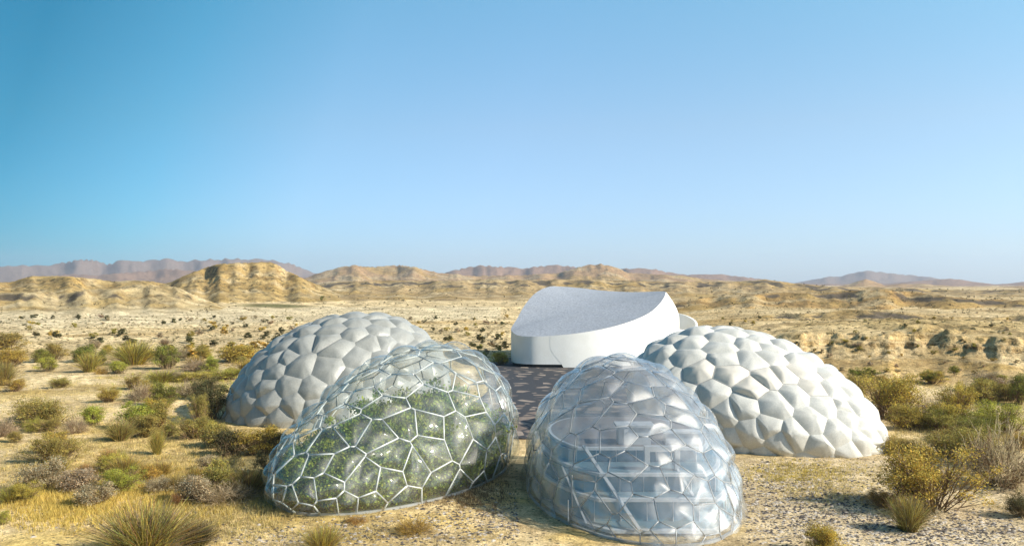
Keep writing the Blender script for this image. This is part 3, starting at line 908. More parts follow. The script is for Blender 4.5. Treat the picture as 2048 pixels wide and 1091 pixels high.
# ------------------------------------------------------------------ plants
def mat_leaf(name, col, trans=.34):
    m, n, l, b = nodes(name)
    at = n.new('ShaderNodeAttribute'); at.attribute_name = 'tint'
    oi = n.new('ShaderNodeObjectInfo')
    hv = n.new('ShaderNodeHueSaturation'); hv.inputs['Color'].default_value = (*col, 1)
    mr = n.new('ShaderNodeMapRange'); mr.inputs[3].default_value = .485; mr.inputs[4].default_value = .515
    l.new(oi.outputs['Random'], mr.inputs[0]); l.new(mr.outputs[0], hv.inputs['Hue'])
    x = n.new('ShaderNodeMix'); x.data_type = 'RGBA'; x.blend_type = 'MULTIPLY'; x.inputs['Factor'].default_value = 1
    l.new(hv.outputs[0], x.inputs[6]); l.new(at.outputs['Color'], x.inputs[7])
    out = n['Material Output']
    b.inputs['Roughness'].default_value = .7; b.inputs['Specular IOR Level'].default_value = .15
    l.new(x.outputs[2], b.inputs['Base Color'])
    tl = n.new('ShaderNodeBsdfTranslucent'); l.new(x.outputs[2], tl.inputs[0])
    ms = n.new('ShaderNodeMixShader'); ms.inputs[0].default_value = trans
    l.new(b.outputs[0], ms.inputs[1]); l.new(tl.outputs[0], ms.inputs[2]); l.new(ms.outputs[0], out.inputs[0])
    return m
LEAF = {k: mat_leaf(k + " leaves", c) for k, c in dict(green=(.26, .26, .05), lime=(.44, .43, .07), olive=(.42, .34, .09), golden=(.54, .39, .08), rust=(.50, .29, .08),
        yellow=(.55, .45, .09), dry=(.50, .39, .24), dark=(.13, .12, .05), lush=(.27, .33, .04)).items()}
STEM = {k: mat_leaf(k + " twigs", c, 0.0) for k, c in dict(pale=(.34, .27, .19), brown=(.24, .165, .09)).items()}

def strips(paths, widths, g):
    """flat tapering ribbons along polylines"""
    V, Fq = [], []
    for P, w in zip(paths, widths):
        P = np.asarray(P); k = len(P); d = P[-1] - P[0]
        s = np.cross(d, g.normal(size=3)); s /= (np.linalg.norm(s) + 1e-9)
        o = len(V)
        for i in range(k):
            ww = w * (1 - .75 * i / (k - 1)); V += [P[i] - s * ww, P[i] + s * ww]
        for i in range(k - 1): Fq.append((o + 2 * i, o + 2 * i + 1, o + 2 * i + 3, o + 2 * i + 2))
    return np.array(V), np.array(Fq, int)

def leaf_cloud(cents, sig, per, size, g, aspect=.55):
    V, C = [], []
    n = len(cents) * per
    ci = np.repeat(np.arange(len(cents)), per)
    P = cents[ci] + g.normal(size=(n, 3)) * sig[ci, None] * np.array([1, 1, .75])
    P[:, 2] = np.maximum(P[:, 2], .01)
    u = g.normal(size=(n, 3)); u[:, 2] += .5; u /= np.linalg.norm(u, axis=1, keepdims=True)
    v = np.cross(u, g.normal(size=(n, 3))); v /= np.linalg.norm(v, axis=1, keepdims=True)
    s = size * (.6 + .8 * g.random(n))[:, None]
    V = np.stack([P - u * s, P + v * s * aspect, P + u * s, P - v * s * aspect], 1).reshape(-1, 3)
    Fq = np.arange(n * 4).reshape(-1, 4)
    cb = (.55 + .75 * g.random(len(cents)))[ci] * (.7 + .6 * g.random(n))
    hue = g.normal(size=n) * .10
    C = np.stack([cb * (1 + hue), cb, cb * (1 - hue)], 1).repeat(4, 0)
    return V, Fq, np.clip(C, .1, 2)

def proto_leafy(seed, clumps=46, per=62, size=.021, flat=1.0, lobes=3):
    g = np.random.default_rng(seed)
    lc = [(g.uniform(-.28, .28), g.uniform(-.28, .28), g.uniform(.22, .42), g.uniform(.75, 1.0)) for _ in range(lobes)]
    cents, sig = [], []
    while len(cents) < clumps:
        x, y, rr, hh = lc[g.integers(lobes)]
        a = g.uniform(0, 2 * math.pi); e = g.uniform(0, 1) ** .7 * math.pi / 2; q = g.uniform(.45, 1.0)
        cents.append((x + rr * q * math.cos(a) * math.cos(e), y + rr * q * math.sin(a) * math.cos(e), .08 + (hh - .12) * q * (math.sin(e) * .9 + .1)))
        sig.append(g.uniform(.035, .085))
    cents, sig = np.array(cents), np.array(sig)
    V, Fq, C = leaf_cloud(cents, sig, per, size, g)
    leaf = mesh_np('foliage', V, Fq, [LEAF['olive']], False, C)
    paths, wd = [], []
    for c in cents:
        b = np.array([g.normal() * .05 + c[0] * .25, g.normal() * .05 + c[1] * .25, -.03]); m = b * .5 + c * .5 + np.array([0, 0, -.06 * c[2]]) + g.normal(size=3) * .02
        paths.append([b, m, c]); wd.append(.008)
        for _ in range(5):
            t = c + g.normal(size=3) * .09; t[2] = abs(t[2]); paths.append([m, (m + t) / 2 + g.normal(size=3) * .015, t]); wd.append(.0045)
    V, Fq = strips(paths, wd, g)
    C = np.repeat(g.uniform(.6, 1.3, len(V) // 2), 2)[:, None] * np.ones(3)
    return leaf, mesh_np('stems', V, Fq, [STEM['brown']], False, C)

def proto_broom(seed, n=1500, leafy=True, up=.5):
    g = np.random.default_rng(seed)
    paths, wd, col = [], [], []
    for i in range(n):
        a = g.uniform(0, 2 * math.pi); sp = abs(g.normal()) * .24 + .02; ln = g.uniform(.55, 1.0) * (1 - .35 * min(1, sp / .6))
        b = np.array([math.cos(a), math.sin(a), 0]) * g.uniform(0, .16)
        d = np.array([math.cos(a) * sp, math.sin(a) * sp, 0])
        p = [b + np.array([0, 0, -.02]), b + d * .4 + np.array([0, 0, ln * .5]), b + d * 1.15 + np.array([0, 0, ln * .98]) + g.normal(size=3) * .03]
        paths.append(p); wd.append(g.uniform(.002, .0048)); col.append(g.choice([.3, .6, .9, 1.2, 1.5]) * g.uniform(.8, 1.2))
        if g.random() < .8:
            m = p[1] + g.normal(size=3) * .01; t = m + (p[2] - m) * g.uniform(.4, .8) + g.normal(size=3) * .05
            paths.append([m, (m + t) / 2, t]); wd.append(.0026); col.append(g.uniform(.45, 1.35))
    V, Fq = strips(paths, wd, g)
    hue = np.repeat(g.normal(size=len(col)) * .16, 6)
    C = np.repeat(np.array(col), 6)[:, None] * np.stack([1 + hue, 1 + 0 * hue, 1 - hue], 1)
    C = np.clip(C, .1, 2)
    brown = np.repeat(g.random(len(col)) < .38, 2)
    leaf = mesh_np('foliage', V, Fq[~brown], [LEAF['olive']], False, C)
    return leaf, mesh_np('stems', V, Fq[brown], [STEM['brown']], False, C)

def proto_dry(seed, n=140):
    g = np.random.default_rng(seed)
    paths, wd = [], []
    def grow(p, d, ln, w, lev):
        q = p + d * ln; m = (p + q) / 2 + g.normal(size=3) * ln * .09
        paths.append([p, m, q]); wd.append(w)
        if lev:
            for _ in range(g.integers(3, 5)):
                nd = d + g.normal(size=3) * .55; nd[2] += .1; nd /= np.linalg.norm(nd)
                grow(m + (q - m) * g.random(), nd, ln * g.uniform(.5, .8), w * .72, lev - 1)
    for i in range(n):
        a = g.uniform(0, 2 * math.pi); e = math.asin(g.uniform(.15, 1)); d = np.array([math.cos(a) * math.cos(e), math.sin(a) * math.cos(e), math.sin(e) * 1.1])
        grow(np.array([math.cos(a), math.sin(a), 0]) * g.uniform(0, .12), d, g.uniform(.22, .34), .006, 2)
    V, Fq = strips(paths, wd, g); V[:, 2] = np.maximum(V[:, 2], -.02)
    V /= np.array([np.abs(V[:, 0]).max() * 1.7, np.abs(V[:, 1]).max() * 1.7, V[:, 2].max()])
    C = np.repeat(g.uniform(.5, 1.4, len(paths)), 6)[:, None] * np.ones(3)
    half = len(Fq) * 2 // 3
    leaf = mesh_np('foliage', V, Fq[:half], [LEAF['dry']], False, C)
    return leaf, mesh_np('stems', V, Fq[half:], [STEM['brown']], False, C)

PROTO = {'leafy': [proto_leafy(s, 90, 80, .0155, 1, 3) for s in (1, 2, 3, 4)], 'loose': [proto_leafy(s, 120, 85, .0125, 1, 5) for s in (5, 6, 7)],
         'broom': [proto_broom(s) for s in (8, 9)], 'dry': [proto_dry(s) for s in (11, 12, 13)],
         'small': [proto_leafy(s, 16, 40, .06, 1, 2) for s in (14, 15, 16, 17)]}
HAND = [0]
def plant(px, py, w, h, shape, leaf, label=None, cat='shrub', group=None, name='desert_shrub', single=False, stem='brown', behind=True):
    p = hit(px, py)
    if p is None: return None
    sc = p[1] / F
    HAND[0] += 1
    w *= 1.18; h *= 1.08
    if px < 520 and py < 772: w *= 1.12; h *= 1.12
    lf, st = PROTO[shape][HAND[0] % len(PROTO[shape])]
    rz = (HAND[0] * 2.39996) % 6.283
    def mk(nm, me, mat, par):
        o = link(nm, me, par); o.material_slots[0].link = 'OBJECT'; o.material_slots[0].material = mat; return o
    if single:
        o = mk(name, lf, LEAF[leaf], None)
    else:
        o = empty(name); mk('foliage', lf, LEAF[leaf], o); mk('stems', st, STEM[stem], o)
    o.location = (p[0], p[1], p[2] - .03); o.rotation_euler = (0, 0, rz); o.scale = (w * sc, w * sc, h * sc)
    tag(o, label, cat, group)
    return o

SHRUBS = [
 (10, 698, 62, 36, 'leafy', 'olive', 'olive green bush at the left picture edge, highest of the big shrubs there'),
 (12, 733, 64, 36, 'loose', 'golden', 'golden olive bush at the left edge below the highest olive bush'),
 (72, 724, 42, 26, 'leafy', 'green', 'rounded dark green bush, left of a pair on pale sand at far left'),
 (108, 718, 46, 30, 'leafy', 'olive', 'olive bush touching the rounded dark green bush on its right side'),
 (96, 742, 38, 30, 'leafy', 'lime', 'bright lime bush just below the pair of round green bushes'),
 (162, 722, 52, 32, 'leafy', 'green', 'spreading green bush with a dark left half, behind a pale twiggy bush'),
 (180, 743, 46, 38, 'broom', 'yellow', 'pale yellow twiggy bush in front of the spreading green bush'),
 (204, 728, 24, 26, 'leafy', 'green', 'narrow upright green bush between pale twiggy and large yellow broom'),
 (268, 728, 84, 44, 'broom', 'yellow', 'large bright yellow broom bush with upright stems, largest in the far left row'),
 (244, 747, 44, 26, 'leafy', 'lime', 'low lime green bush in front of the large yellow broom'),
 (8, 770, 44, 46, 'broom', 'olive', 'upright yellow olive bush cut by the left edge above the grey scrub'),
 (116, 775, 40, 26, 'loose', 'olive', 'small olive brown bush on the dry ground below the lime bush'),
 (336, 737, 52, 50, 'leafy', 'green', 'tall dense green bush with dark shaded base left of the grey dome'),
 (395, 716, 40, 26, 'leafy', 'olive', 'olive bush with grey twigs behind the tall dense green bush'),
 (370, 714, 34, 24, 'dry', 'dry', 'grey leafless twig bush beside the tall dense green bush'),
 (424, 744, 32, 30, 'leafy', 'lime', 'upright lime bush close to the left flank of the grey dome'),
 (470, 722, 84, 34, 'leafy', 'yellow', 'broad yellow green bush nearest the upper left flank of the grey dome'),
 (392, 742, 52, 28, 'dry', 'dry', 'brown twiggy thicket below the grey leafless bush'),
 (492, 746, 50, 26, 'loose', 'golden', 'golden bush pressed against the left flank of the grey dome'),
 (322, 764, 66, 22, 'broom', 'lime', 'low lime grass bush left of the dome shadow'),
 (392, 762, 60, 20, 'loose', 'yellow', 'low yellow bush in the middle of the brush strip by the grey dome'),
 (450, 758, 66, 20, 'loose', 'lime', 'low lime bush at the right end of the brush strip by the grey dome'),
 (286, 800, 62, 42, 'dry', 'dry', 'grey brown leafless bush left of the dark green bush'),
 (328, 810, 66, 46, 'leafy', 'green', 'dark green bush with yellow tips in front of the grey brown bush'),
 (378, 792, 74, 42, 'dry', 'dry', 'wide dry brown thicket at the edge of the dome shadow'),
 (262, 778, 38, 30, 'loose', 'olive', 'thin olive bush above the bright lime bushes'),
 (98, 848, 108, 64, 'loose', 'olive', 'large olive brown bush with a dark heart on the left plain'),
 (150, 866, 50, 44, 'dry', 'dry', 'pale grey twig bush between the olive brown and lime bushes'),
 (190, 849, 58, 46, 'leafy', 'lime', 'bright lime bush with brown base, left one of the joined lime pair'),
 (258, 860, 80, 60, 'leafy', 'lime', 'biggest bright lime bush, right one of the joined lime pair'),
 (318, 855, 62, 58, 'leafy', 'olive', 'olive bush joined to the right side of the biggest lime bush'),
 (314, 908, 32, 54, 'broom', 'yellow', 'slim upright yellow bush in front of the olive bush'),
 (6, 872, 60, 42, 'dry', 'dry', 'grey twig bush cut by the left picture edge'),
 (112, 922, 92, 54, 'loose', 'olive', 'dark based olive bush behind a round yellow bush'),
 (118, 950, 44, 44, 'broom', 'yellow', 'round yellow bush in front of the dark based olive bush'),
 (216, 938, 46, 44, 'broom', 'rust', 'rusty orange bush, larger of the rusty two'),
 (170, 957, 34, 34, 'broom', 'rust', 'rusty orange bush, smaller of the rusty two'),
 (322, 952, 50, 32, 'broom', 'golden', 'golden tuft bush, left of two near the dome shadow'),
 (392, 964, 44, 34, 'broom', 'golden', 'golden tuft bush, right of two near the dome shadow'),
 (398, 846, 34, 62, 'loose', 'olive', 'slender olive bush at the tip of the dome shadow'),
 (424, 894, 66, 56, 'leafy', 'olive', 'grey olive bush left of the shaded golden thicket'),
 (430, 836, 80, 74, 'leafy', 'dark', 'bush darkened for shade at the low tip of the grey dome'),  # dark leaf colour carries the dome's shade
 (466, 912, 88, 58, 'leafy', 'dark', 'bush darkened for shade, left of three below the grey dome'),  # shade put into the leaf colour
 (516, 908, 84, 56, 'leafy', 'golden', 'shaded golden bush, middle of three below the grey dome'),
 (562, 906, 74, 52, 'leafy', 'dark', 'bush darkened for shade, right of three below the grey dome'),  # leaf colour darkened to stand in for dome shadow
 (536, 948, 66, 50, 'leafy', 'dark', 'added bush darkened for shade, wedged between the golden leafed bush and the green glass dome'),  # added bush, dark leaves deepen the shadow between the domes
 (404, 800, 60, 48, 'loose', 'dark', 'added bush darkened for shade, farthest left behind the low tip of the grey dome'),  # added bush, its dark leaf colour extends the dome shadow
 (492, 975, 62, 36, 'loose', 'golden', 'golden leafed bush beside the low tip of the green glass dome'),
 (450, 1004, 130, 50, 'dry', 'dry', 'wide low mat of dry brown stems left of the green glass dome'),
 (354, 1012, 26, 30, 'broom', 'rust', 'small rusty tuft above the big foreground broom bush'),
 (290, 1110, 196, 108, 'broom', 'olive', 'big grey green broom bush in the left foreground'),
 (392, 1092, 84, 56, 'broom', 'dark', 'dark broom bush beside the big grey green broom bush'),
 (645, 1104, 84, 56, 'broom', 'yellow', 'yellow tuft cut by the bottom edge below the green glass dome'),
 (828, 1064, 84, 38, 'dry', 'golden', 'low golden brown twig bush on the sand between the glass domes'),
 (712, 1044, 46, 18, 'dry', 'rust', 'flat rusty scrub at the foot of the green glass dome'),
 (4, 1048, 26, 32, 'leafy', 'lime', 'lime bush sliver at the left edge near the bottom'),
 (1000, 729, 42, 30, 'leafy', 'yellow', 'bright yellow green bush at the left foot of the white hall'),
 (1778, 836, 120, 92, 'loose', 'golden', 'tall golden green bush right of the white pebbled dome'),
 (1806, 856, 66, 52, 'loose', 'olive', 'olive bush at the foot of the tall golden green bush'),
 (1856, 836, 72, 48, 'dry', 'dry', 'grey brown leafless bush between the two tall golden bushes'),
 (1912, 836, 70, 74, 'loose', 'golden', 'tall golden brown bush with a dark base right of the leafless bush'),
 (1984, 806, 84, 54, 'leafy', 'olive', 'olive green bush behind the thicket at the right edge'),
 (2032, 808, 64, 66, 'leafy', 'green', 'green bush cut by the right edge, highest there'),
 (1992, 866, 92, 66, 'loose', 'lime', 'lime olive bush in front of the right edge green bush'),
 (1894, 912, 120, 52, 'loose', 'olive', 'broad low olive bush behind the great golden bush'),
 (1808, 902, 80, 36, 'loose', 'olive', 'low olive brush touching the right tip of the white pebbled dome'),
 (1852, 1018, 170, 132, 'loose', 'golden', 'great golden bush with a dark heart in the right foreground'),
 (1818, 1060, 82, 74, 'broom', 'olive', 'grey green spiky bush standing in front of the great golden bush'),
 (1998, 970, 150, 136, 'dry', 'dry', 'big dark thicket of bare brown twigs at the right edge'),
 (1952, 930, 90, 80, 'loose', 'olive', 'olive bush on the left side of the bare brown thicket'),
 (2046, 1034, 60, 46, 'loose', 'dark', 'dark bush sliver at the right edge near the bottom'),
 (1644, 1106, 92, 60, 'leafy', 'golden', 'golden bush cut by the bottom edge right of the clear glass dome'),
 (1766, 1012, 60, 34, 'loose', 'rust', 'rusty low bush at the left foot of the great golden bush'),
 (642, 602, 12, 11, 'small', 'green', 'lone dark green bush on the pale slope right of the mesa'),
]
for (x, y, w, h, sh, lf, lb) in SHRUBS: plant(x, y, w, h, sh, lf, lb)

# small trees with trunks
def tree_proto(seed, lush=False):
    g = np.random.default_rng(seed)
    k = 40 if not lush else 70
    cents, sig = [], []
    while len(cents) < k:
        v = g.normal(size=3); v /= np.linalg.norm(v); q = g.uniform(.35, 1) ** .6
        c = np.array([0, 0, .64]) + v * q * np.array([.44, .44, .32]) * (1 + .25 * math.sin(3 * math.atan2(v[1], v[0]) + seed))
        cents.append(c); sig.append(g.uniform(.03, .08))
    cents, sig = np.array(cents), np.array(sig)
    V, Fq, C = leaf_cloud(cents, sig, 70, .028 if not lush else .024, g)
    crown = mesh_np('crown', V, Fq, [LEAF['green']], False, C)
    segs = []
    V, Fq = [], []
    def tube(pts, r0, r1):
        n = 7; o = len(V)
        for i, p in enumerate(pts):
            r = r0 + (r1 - r0) * i / (len(pts) - 1)
            for a in range(n): V.append((p[0] + r * math.cos(2 * math.pi * a / n), p[1] + r * math.sin(2 * math.pi * a / n), p[2]))
        for i in range(len(pts) - 1):
            for a in range(n): Fq.append((o + i * n + a, o + i * n + (a + 1) % n, o + (i + 1) * n + (a + 1) % n, o + (i + 1) * n + a))
    tube([(0, 0, -.04), (.015, .01, .15), (-.01, .02, .32), (0, 0, .62)], .035, .014)
    for c in cents[::4]:
        b = np.array([0, 0, g.uniform(.2, .45)]); tube([b, (b + c) / 2 + np.array([0, 0, -.03]), c], .013, .004)
    tr = mesh_np('trunk', V, Fq, [STEM['brown']], True, np.ones((len(V), 3)))
    return crown, tr
TREES = [tree_proto(s) for s in (1, 2)]
LUSH = [tree_proto(s, True) for s in (3, 4, 5)]
def tree(p, w, h, leaf, protos, i, label, name='small_tree', group=None):
    cr, tr = protos[i % len(protos)]
    o = empty(name, tuple(p)); o.scale = (w, w, h); o.rotation_euler = (0, 0, i * 1.7)
    c = link('crown', cr, o); c.material_slots[0].link = 'OBJECT'; c.material_slots[0].material = LEAF[leaf]
    link('trunk', tr, o)
    tag(o, label, 'tree', group)
for i, (x, y, w, h, lb) in enumerate([
    (1712, 763, 34, 28, 'small dark green tree, left of a pair on the sand behind the white pebbled dome'),
    (1738, 768, 44, 34, 'small green tree, right of a pair on the sand behind the white pebbled dome'),
    (1856, 767, 40, 26, 'flat crowned dark green tree standing alone below the bluff'),
    (1908, 752, 24, 22, 'compact upright dark green tree under the bluff, farthest right of the small trees')]):
    p = hit(x, y); s = p[1] / F
    tree(p - np.array([0, 0, .05]), w * s, h * s, 'green', TREES, i, lb)

# trees inside the green glass dome
eb = EGG['B']
spots = [(-13.5, 74.0, 4.2, 'front'), (-15.8, 77.0, 4.6, 'a'), (-10.8, 75.5, 5.2, 'b'), (-12.8, 79.8, 6.6, 'c'), (-8.2, 79.0, 6.6, 'd'), (-15.5, 82.0, 5.8, 'e'), (-10.2, 84.0, 8.4, 'f'),
         (-5.8, 82.6, 6.8, 'g'), (-12.8, 87.0, 7.6, 'h'), (-7.0, 88.0, 8.8, 'i'), (-3.4, 87.0, 6.0, 'j')]
for i, (x, y, h, _) in enumerate(spots):
    tree(np.array([x, y, .02]), 6.2 if h > 5 else 5.0, h, 'lush', LUSH, i,
         'leafy green tree growing inside the glass dome with the white frame', 'greenhouse_tree', 'trees inside the green glass dome')
bed = eb.section(.05, .95)
v, f = prism(bed, -.25, .12)
me = mesh_np('planting_bed', v, f, [mat_plain("dark garden soil with moss", (.07, .085, .03), .95)])
o = link('planting_bed', me); tag(o, 'dark mossy planting bed covering the floor of the green glass dome', 'planting bed')

def understory():
    g = np.random.default_rng(33)
    D = g.normal(size=(14000, 3)); D /= np.linalg.norm(D, axis=1, keepdims=True)
    P = eb.pos(D * g.uniform(.70, .93, (14000, 1)))
    top = 3.2 + 2.8 * sstep(-16, -8, P[:, 0]) - 2.5 * sstep(-5, 0, P[:, 0]) + 1.2 * fbm(P[:, 0] / 3, P[:, 1] / 3, 2)
    k = (P[:, 2] > .25) & (P[:, 2] < top) & (P[:, 1] < 93)
    P = P[k][:3400]
    V, Fq, C = leaf_cloud(P, np.full(len(P), .38), 26, .15, g)
    V[:, 2] = np.maximum(V[:, 2], .13)
    r = (eb.raw(V) ** 2).sum(1).reshape(-1, 4).max(1)
    keep = np.repeat(r < .90, 4)
    V, C = V[keep], C[keep]
    me = mesh_np('garden_planting', V, np.arange(len(V)).reshape(-1, 4), [LEAF['lush']], False, C)
    tag(link('garden_planting', me), 'dense green planting filling the lower part of the white framed glass dome', 'plants', None, 'stuff')
understory()

# small shrubs dotted over the pale flats
OCC = [np.array([(450, 860), (455, 790), (545, 690), (620, 642), (700, 624), (780, 632), (870, 680), (940, 696), (1030, 780), (1030, 930), (700, 1030), (520, 970)]),
       np.array([(1015, 745), (1018, 650), (1075, 575), (1345, 575), (1360, 650), (1400, 630), (1415, 655), (1510, 655), (1630, 705), (1790, 860), (1780, 900), (1480, 920), (1495, 1091), (1040, 1091)])]
def inside(p, poly):
    x, y = p; c = False; k = len(poly)
    for i in range(k):
        (x1, y1), (x2, y2) = poly[i], poly[(i + 1) % k]
        if (y1 > y) != (y2 > y) and x < (x2 - x1) * (y - y1) / (y2 - y1) + x1: c = not c
    return c
DOT = 'small dark scrub bush dotted on the pale sand flats behind the domes'
DOT2 = 'small brown scrub bush dotted on the rocky bluff at right'
g = np.random.default_rng(5)
FIX = [(898, 683), (912, 664), (884, 664), (868, 662), (943, 695), (968, 687), (993, 680), (1003, 672), (962, 700), (980, 697), (1012, 697), (1000, 703), (930, 662), (968, 665), (950, 651), (976, 650), (1006, 650), (990, 648)]
cnt = 0
while cnt < 130:
    if cnt < len(FIX): x, y = FIX[cnt]
    else:
        y = 636 + 90 * g.random() ** 1.3
        x = g.uniform(0, 1016)
        if x < 240 and y > 690: continue
    if inside((x, y - 2), OCC[0]) or inside((x, y - 2), OCC[1]): 
        if cnt < len(FIX): cnt += 1
        continue
    s = (8 + (y - 636) * .16) * g.uniform(.6, 1.25)
    plant(x, y, s * 1.25, s * .85, 'small', ('dark', 'olive', 'dark', 'golden', 'dry')[g.integers(5)], DOT, 'shrub', 'small scrub bushes on the pale flats', 'scrub_bush', True)
    cnt += 1
cnt = 0
while cnt < 60:
    x = g.uniform(1440, 2048); y = g.uniform(636, 752)
    if inside((x, y - 2), OCC[1]): continue
    s = g.uniform(6, 13) * (1 if y > 690 else .75)
    plant(x, y, s * 1.3, s * .85, 'small', ('dark', 'olive', 'golden', 'dry', 'olive')[g.integers(5)], DOT2, 'shrub', 'small scrub bushes on the bluff', 'scrub_bush', True)
    cnt += 1

# wild brush filling the plain between the named bushes
FILL_L = 'low wild brush among the dry grass on the plain left of the domes'
FILL_R = 'low wild brush among the bushes right of the white pebbled dome'
cnt = 0
while cnt < 44:
    x = g.uniform(0, 520); y = g.uniform(690, 1010)
    if inside((x, y - 2), OCC[0]) or (x > 60 and 740 < y < 790 and g.random() < .5): continue
    s_ = (y - 540) * g.uniform(.07, .14)
    plant(x, y, s_ * 1.5, s_, ('loose', 'dry', 'broom', 'leafy')[g.integers(4)], ('olive', 'golden', 'dry', 'yellow', 'olive', 'lime')[g.integers(6)], FILL_L, 'shrub', 'wild brush on the left plain', 'wild_brush')
    cnt += 1
cnt = 0
while cnt < 26:
    x = g.uniform(1700, 2048); y = g.uniform(765, 900)
    if inside((x, y - 2), OCC[1]): continue
    s_ = (y - 540) * g.uniform(.09, .17)
    plant(x, y, s_ * 1.5, s_, ('loose', 'dry', 'loose', 'leafy')[g.integers(4)], ('olive', 'golden', 'dry', 'green', 'olive', 'golden')[g.integers(6)], FILL_R, 'shrub', 'wild brush right of the domes', 'wild_brush')
    cnt += 1

def far_scrub():
    g = np.random.default_rng(21)
    V, C = [], []
    X, Y, S = [], [], []
    for x0, x1, y0, y1, k in ((0, 1020, 634, 712, 1500), (1380, 2048, 590, 740, 800), (0, 2048, 576, 632, 900)):
        for _ in range(k):
            x, y = g.uniform(x0, x1), g.uniform(y0, y1)
            if inside((x, y), OCC[0]) or inside((x, y), OCC[1]): continue
            p = on_plane(x, y)
            if p[1] < 1800: X.append(p[0]); Y.append(p[1]); S.append(g.uniform(1.6, 4.8) * p[1] / F)
    Z = terrain(np.array(X), np.array(Y))
    P = [(np.array(q), s) for q, s in zip(zip(X, Y, Z), S)]
    for p, s in P:
        v, f, c = leaf_cloud(np.array(p)[None] + np.array([0, 0, s * .3]), np.array([s * .33]), 26, s * .22, g)
        V.append(v); C.append(c * np.array([.20, .165, .075]) * g.uniform(.6, 1.3))
    V, C = np.vstack(V), np.vstack(C)
    me = mesh_np('far_scrub', V, np.arange(len(V)).reshape(-1, 4), [mat_leaf("far scrub", (1, 1, 1), .1)], False, C)
    tag(link('far_scrub', me), 'specks of low scrub covering the distant flats and slopes', 'scrub', None, 'stuff')
far_scrub()

# ------------------------------------------------------------------ dry grass and gravel
def grass():
    g = np.random.default_rng(9)
    B, C, Ht = [], [], []
    zones = [(300, 985, 190, 45, 8200, (.62, .46, .12), .5), (130, 1015, 110, 35, 4200, (.62, .46, .12), .5), (430, 960, 120, 60, 3600, (.50, .38, .16), .5), (250, 900, 260, 90, 9000, (.58, .46, .18), .38),
             (100, 780, 220, 60, 3000, (.56, .44, .20), .45), (420, 1040, 140, 40, 3000, (.50, .40, .16), .4), (560, 1000, 90, 40, 1400, (.42, .32, .15), .35), (1600, 945, 120, 22, 3400, (.56, .44, .12), .25),
             (1660, 985, 80, 20, 900, (.56, .45, .18), .25), (1860, 870, 150, 30, 2600, (.46, .38, .16), .6), (940, 985, 90, 30, 2600, (.26, .18, .09), .3), (1990, 900, 100, 60, 2200, (.46, .38, .15), .6),
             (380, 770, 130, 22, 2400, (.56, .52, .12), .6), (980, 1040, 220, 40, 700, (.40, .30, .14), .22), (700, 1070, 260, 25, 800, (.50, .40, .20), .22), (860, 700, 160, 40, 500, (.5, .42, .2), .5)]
    for (x, y, sx, sy, k, c, h) in zones:
        n = int(k * 1.6) // 7
        px = x + g.normal(size=n) * sx * .6; py = np.clip(y + g.normal(size=n) * sy * .6, 690, 1110)
        for a, b in zip(px, py):
            if inside((a, b), OCC[0]) or inside((a, b), OCC[1]): continue
            p = on_plane(a, b)
            m = 7
            q = p + g.normal(size=(m, 3)) * np.array([.16, .16, 0]); B.append(q); v = g.uniform(.6, 1.3)
            C.append(np.array(c) * v * g.uniform(.8, 1.2, (m, 1))); Ht.append(h * g.uniform(.5, 1.3, m))
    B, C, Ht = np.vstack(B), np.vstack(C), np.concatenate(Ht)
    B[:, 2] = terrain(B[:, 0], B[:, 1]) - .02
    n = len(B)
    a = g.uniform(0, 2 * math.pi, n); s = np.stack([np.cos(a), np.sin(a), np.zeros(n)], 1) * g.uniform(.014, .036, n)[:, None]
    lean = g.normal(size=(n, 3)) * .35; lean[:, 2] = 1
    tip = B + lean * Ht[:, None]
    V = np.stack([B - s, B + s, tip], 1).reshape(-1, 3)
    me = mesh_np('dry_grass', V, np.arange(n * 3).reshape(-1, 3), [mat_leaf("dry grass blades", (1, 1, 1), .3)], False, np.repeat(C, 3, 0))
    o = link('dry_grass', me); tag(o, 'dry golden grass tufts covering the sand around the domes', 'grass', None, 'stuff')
grass()

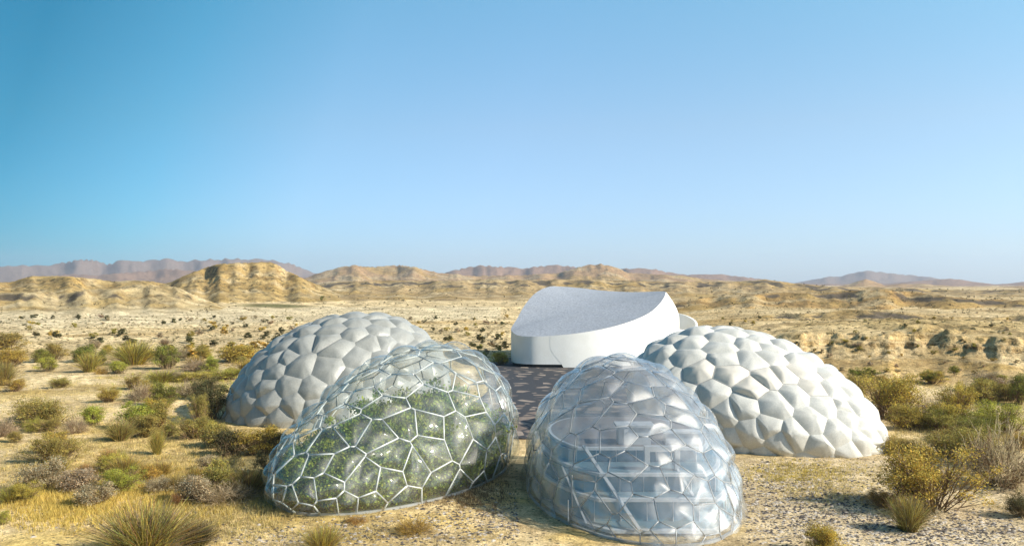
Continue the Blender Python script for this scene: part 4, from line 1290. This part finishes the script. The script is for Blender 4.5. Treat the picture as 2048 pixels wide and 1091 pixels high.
def gravel():
    g = np.random.default_rng(12)
    base = np.array([(0, 0, .8), (1, 0, 0), (.3, .95, .1), (-.8, .6, 0), (-.8, -.6, .1), (.3, -.95, 0)], float)
    tri = np.array([(0, 1, 2), (0, 2, 3), (0, 3, 4), (0, 4, 5), (0, 5, 1)])
    V, Fq, C = [], [], []
    zones = [(1620, 1020, 200, 60, 6500), (1900, 1060, 160, 30, 3600), (1560, 955, 120, 30, 2000), (960, 1040, 160, 40, 2200), (560, 1075, 180, 20, 700), (1080, 1050, 40, 35, 700), (760, 1060, 160, 25, 600), (200, 1010, 250, 70, 500), (480, 950, 40, 40, 300)]
    P = []
    for (x, y, sx, sy, k) in zones:
        px = x + g.normal(size=k) * sx * .7; py = np.clip(y + g.normal(size=k) * sy * .7, 880, 1100)
        for a, b in zip(px, py):
            if inside((a, b), OCC[0]) or inside((a, b), OCC[1]): continue
            P.append(on_plane(a, b))
    P = np.array(P); P[:, 2] = terrain(P[:, 0], P[:, 1]) - .015
    n = len(P)
    a = g.uniform(0, 6.283, n); s = .06 + .15 * g.random(n) ** 3
    ca, sa = np.cos(a), np.sin(a)
    bb = base[None] * (1 + .25 * g.normal(size=(n, 6, 3)))
    X = (bb[..., 0] * ca[:, None] - bb[..., 1] * sa[:, None]) * s[:, None]; Y = (bb[..., 0] * sa[:, None] + bb[..., 1] * ca[:, None]) * s[:, None] * .75; Z = bb[..., 2] * s[:, None] * .7
    V = (np.stack([X, Y, Z], -1) + P[:, None]).reshape(-1, 3)
    Fq = (tri[None] + 6 * np.arange(n)[:, None, None]).reshape(-1, 3)
    dark = g.random(n) < .62
    c = np.where(dark[:, None], np.array([.10, .085, .075]), np.array([.46, .40, .33])) * g.uniform(.6, 1.3, (n, 1))
    me = mesh_np('gravel', V, Fq, [mat_leaf("gravel stone", (1, 1, 1), 0)], False, np.repeat(c, 6, 0))
    tag(link('gravel', me), 'scattered dark and pale gravel on the sand in front of the domes', 'gravel', None, 'stuff')
gravel()

# ------------------------------------------------------------------ air
def haze():
    m = bpy.data.materials.new("desert air"); m.use_nodes = True
    n, l = m.node_tree.nodes, m.node_tree.links
    n.clear(); o = n.new('ShaderNodeOutputMaterial'); v = n.new('ShaderNodeVolumePrincipled')
    v.inputs['Color'].default_value = (.62, .74, .95, 1); v.inputs['Density'].default_value = 5.5e-5; v.inputs['Anisotropy'].default_value = .2
    l.new(v.outputs[0], o.inputs['Volume'])
    s = 14000
    vv, f = box(-s, s, -s, s, -80, 420)
    ob = link('haze', mesh_np('haze', vv, f, [m])); ob['kind'] = 'stuff'
haze()
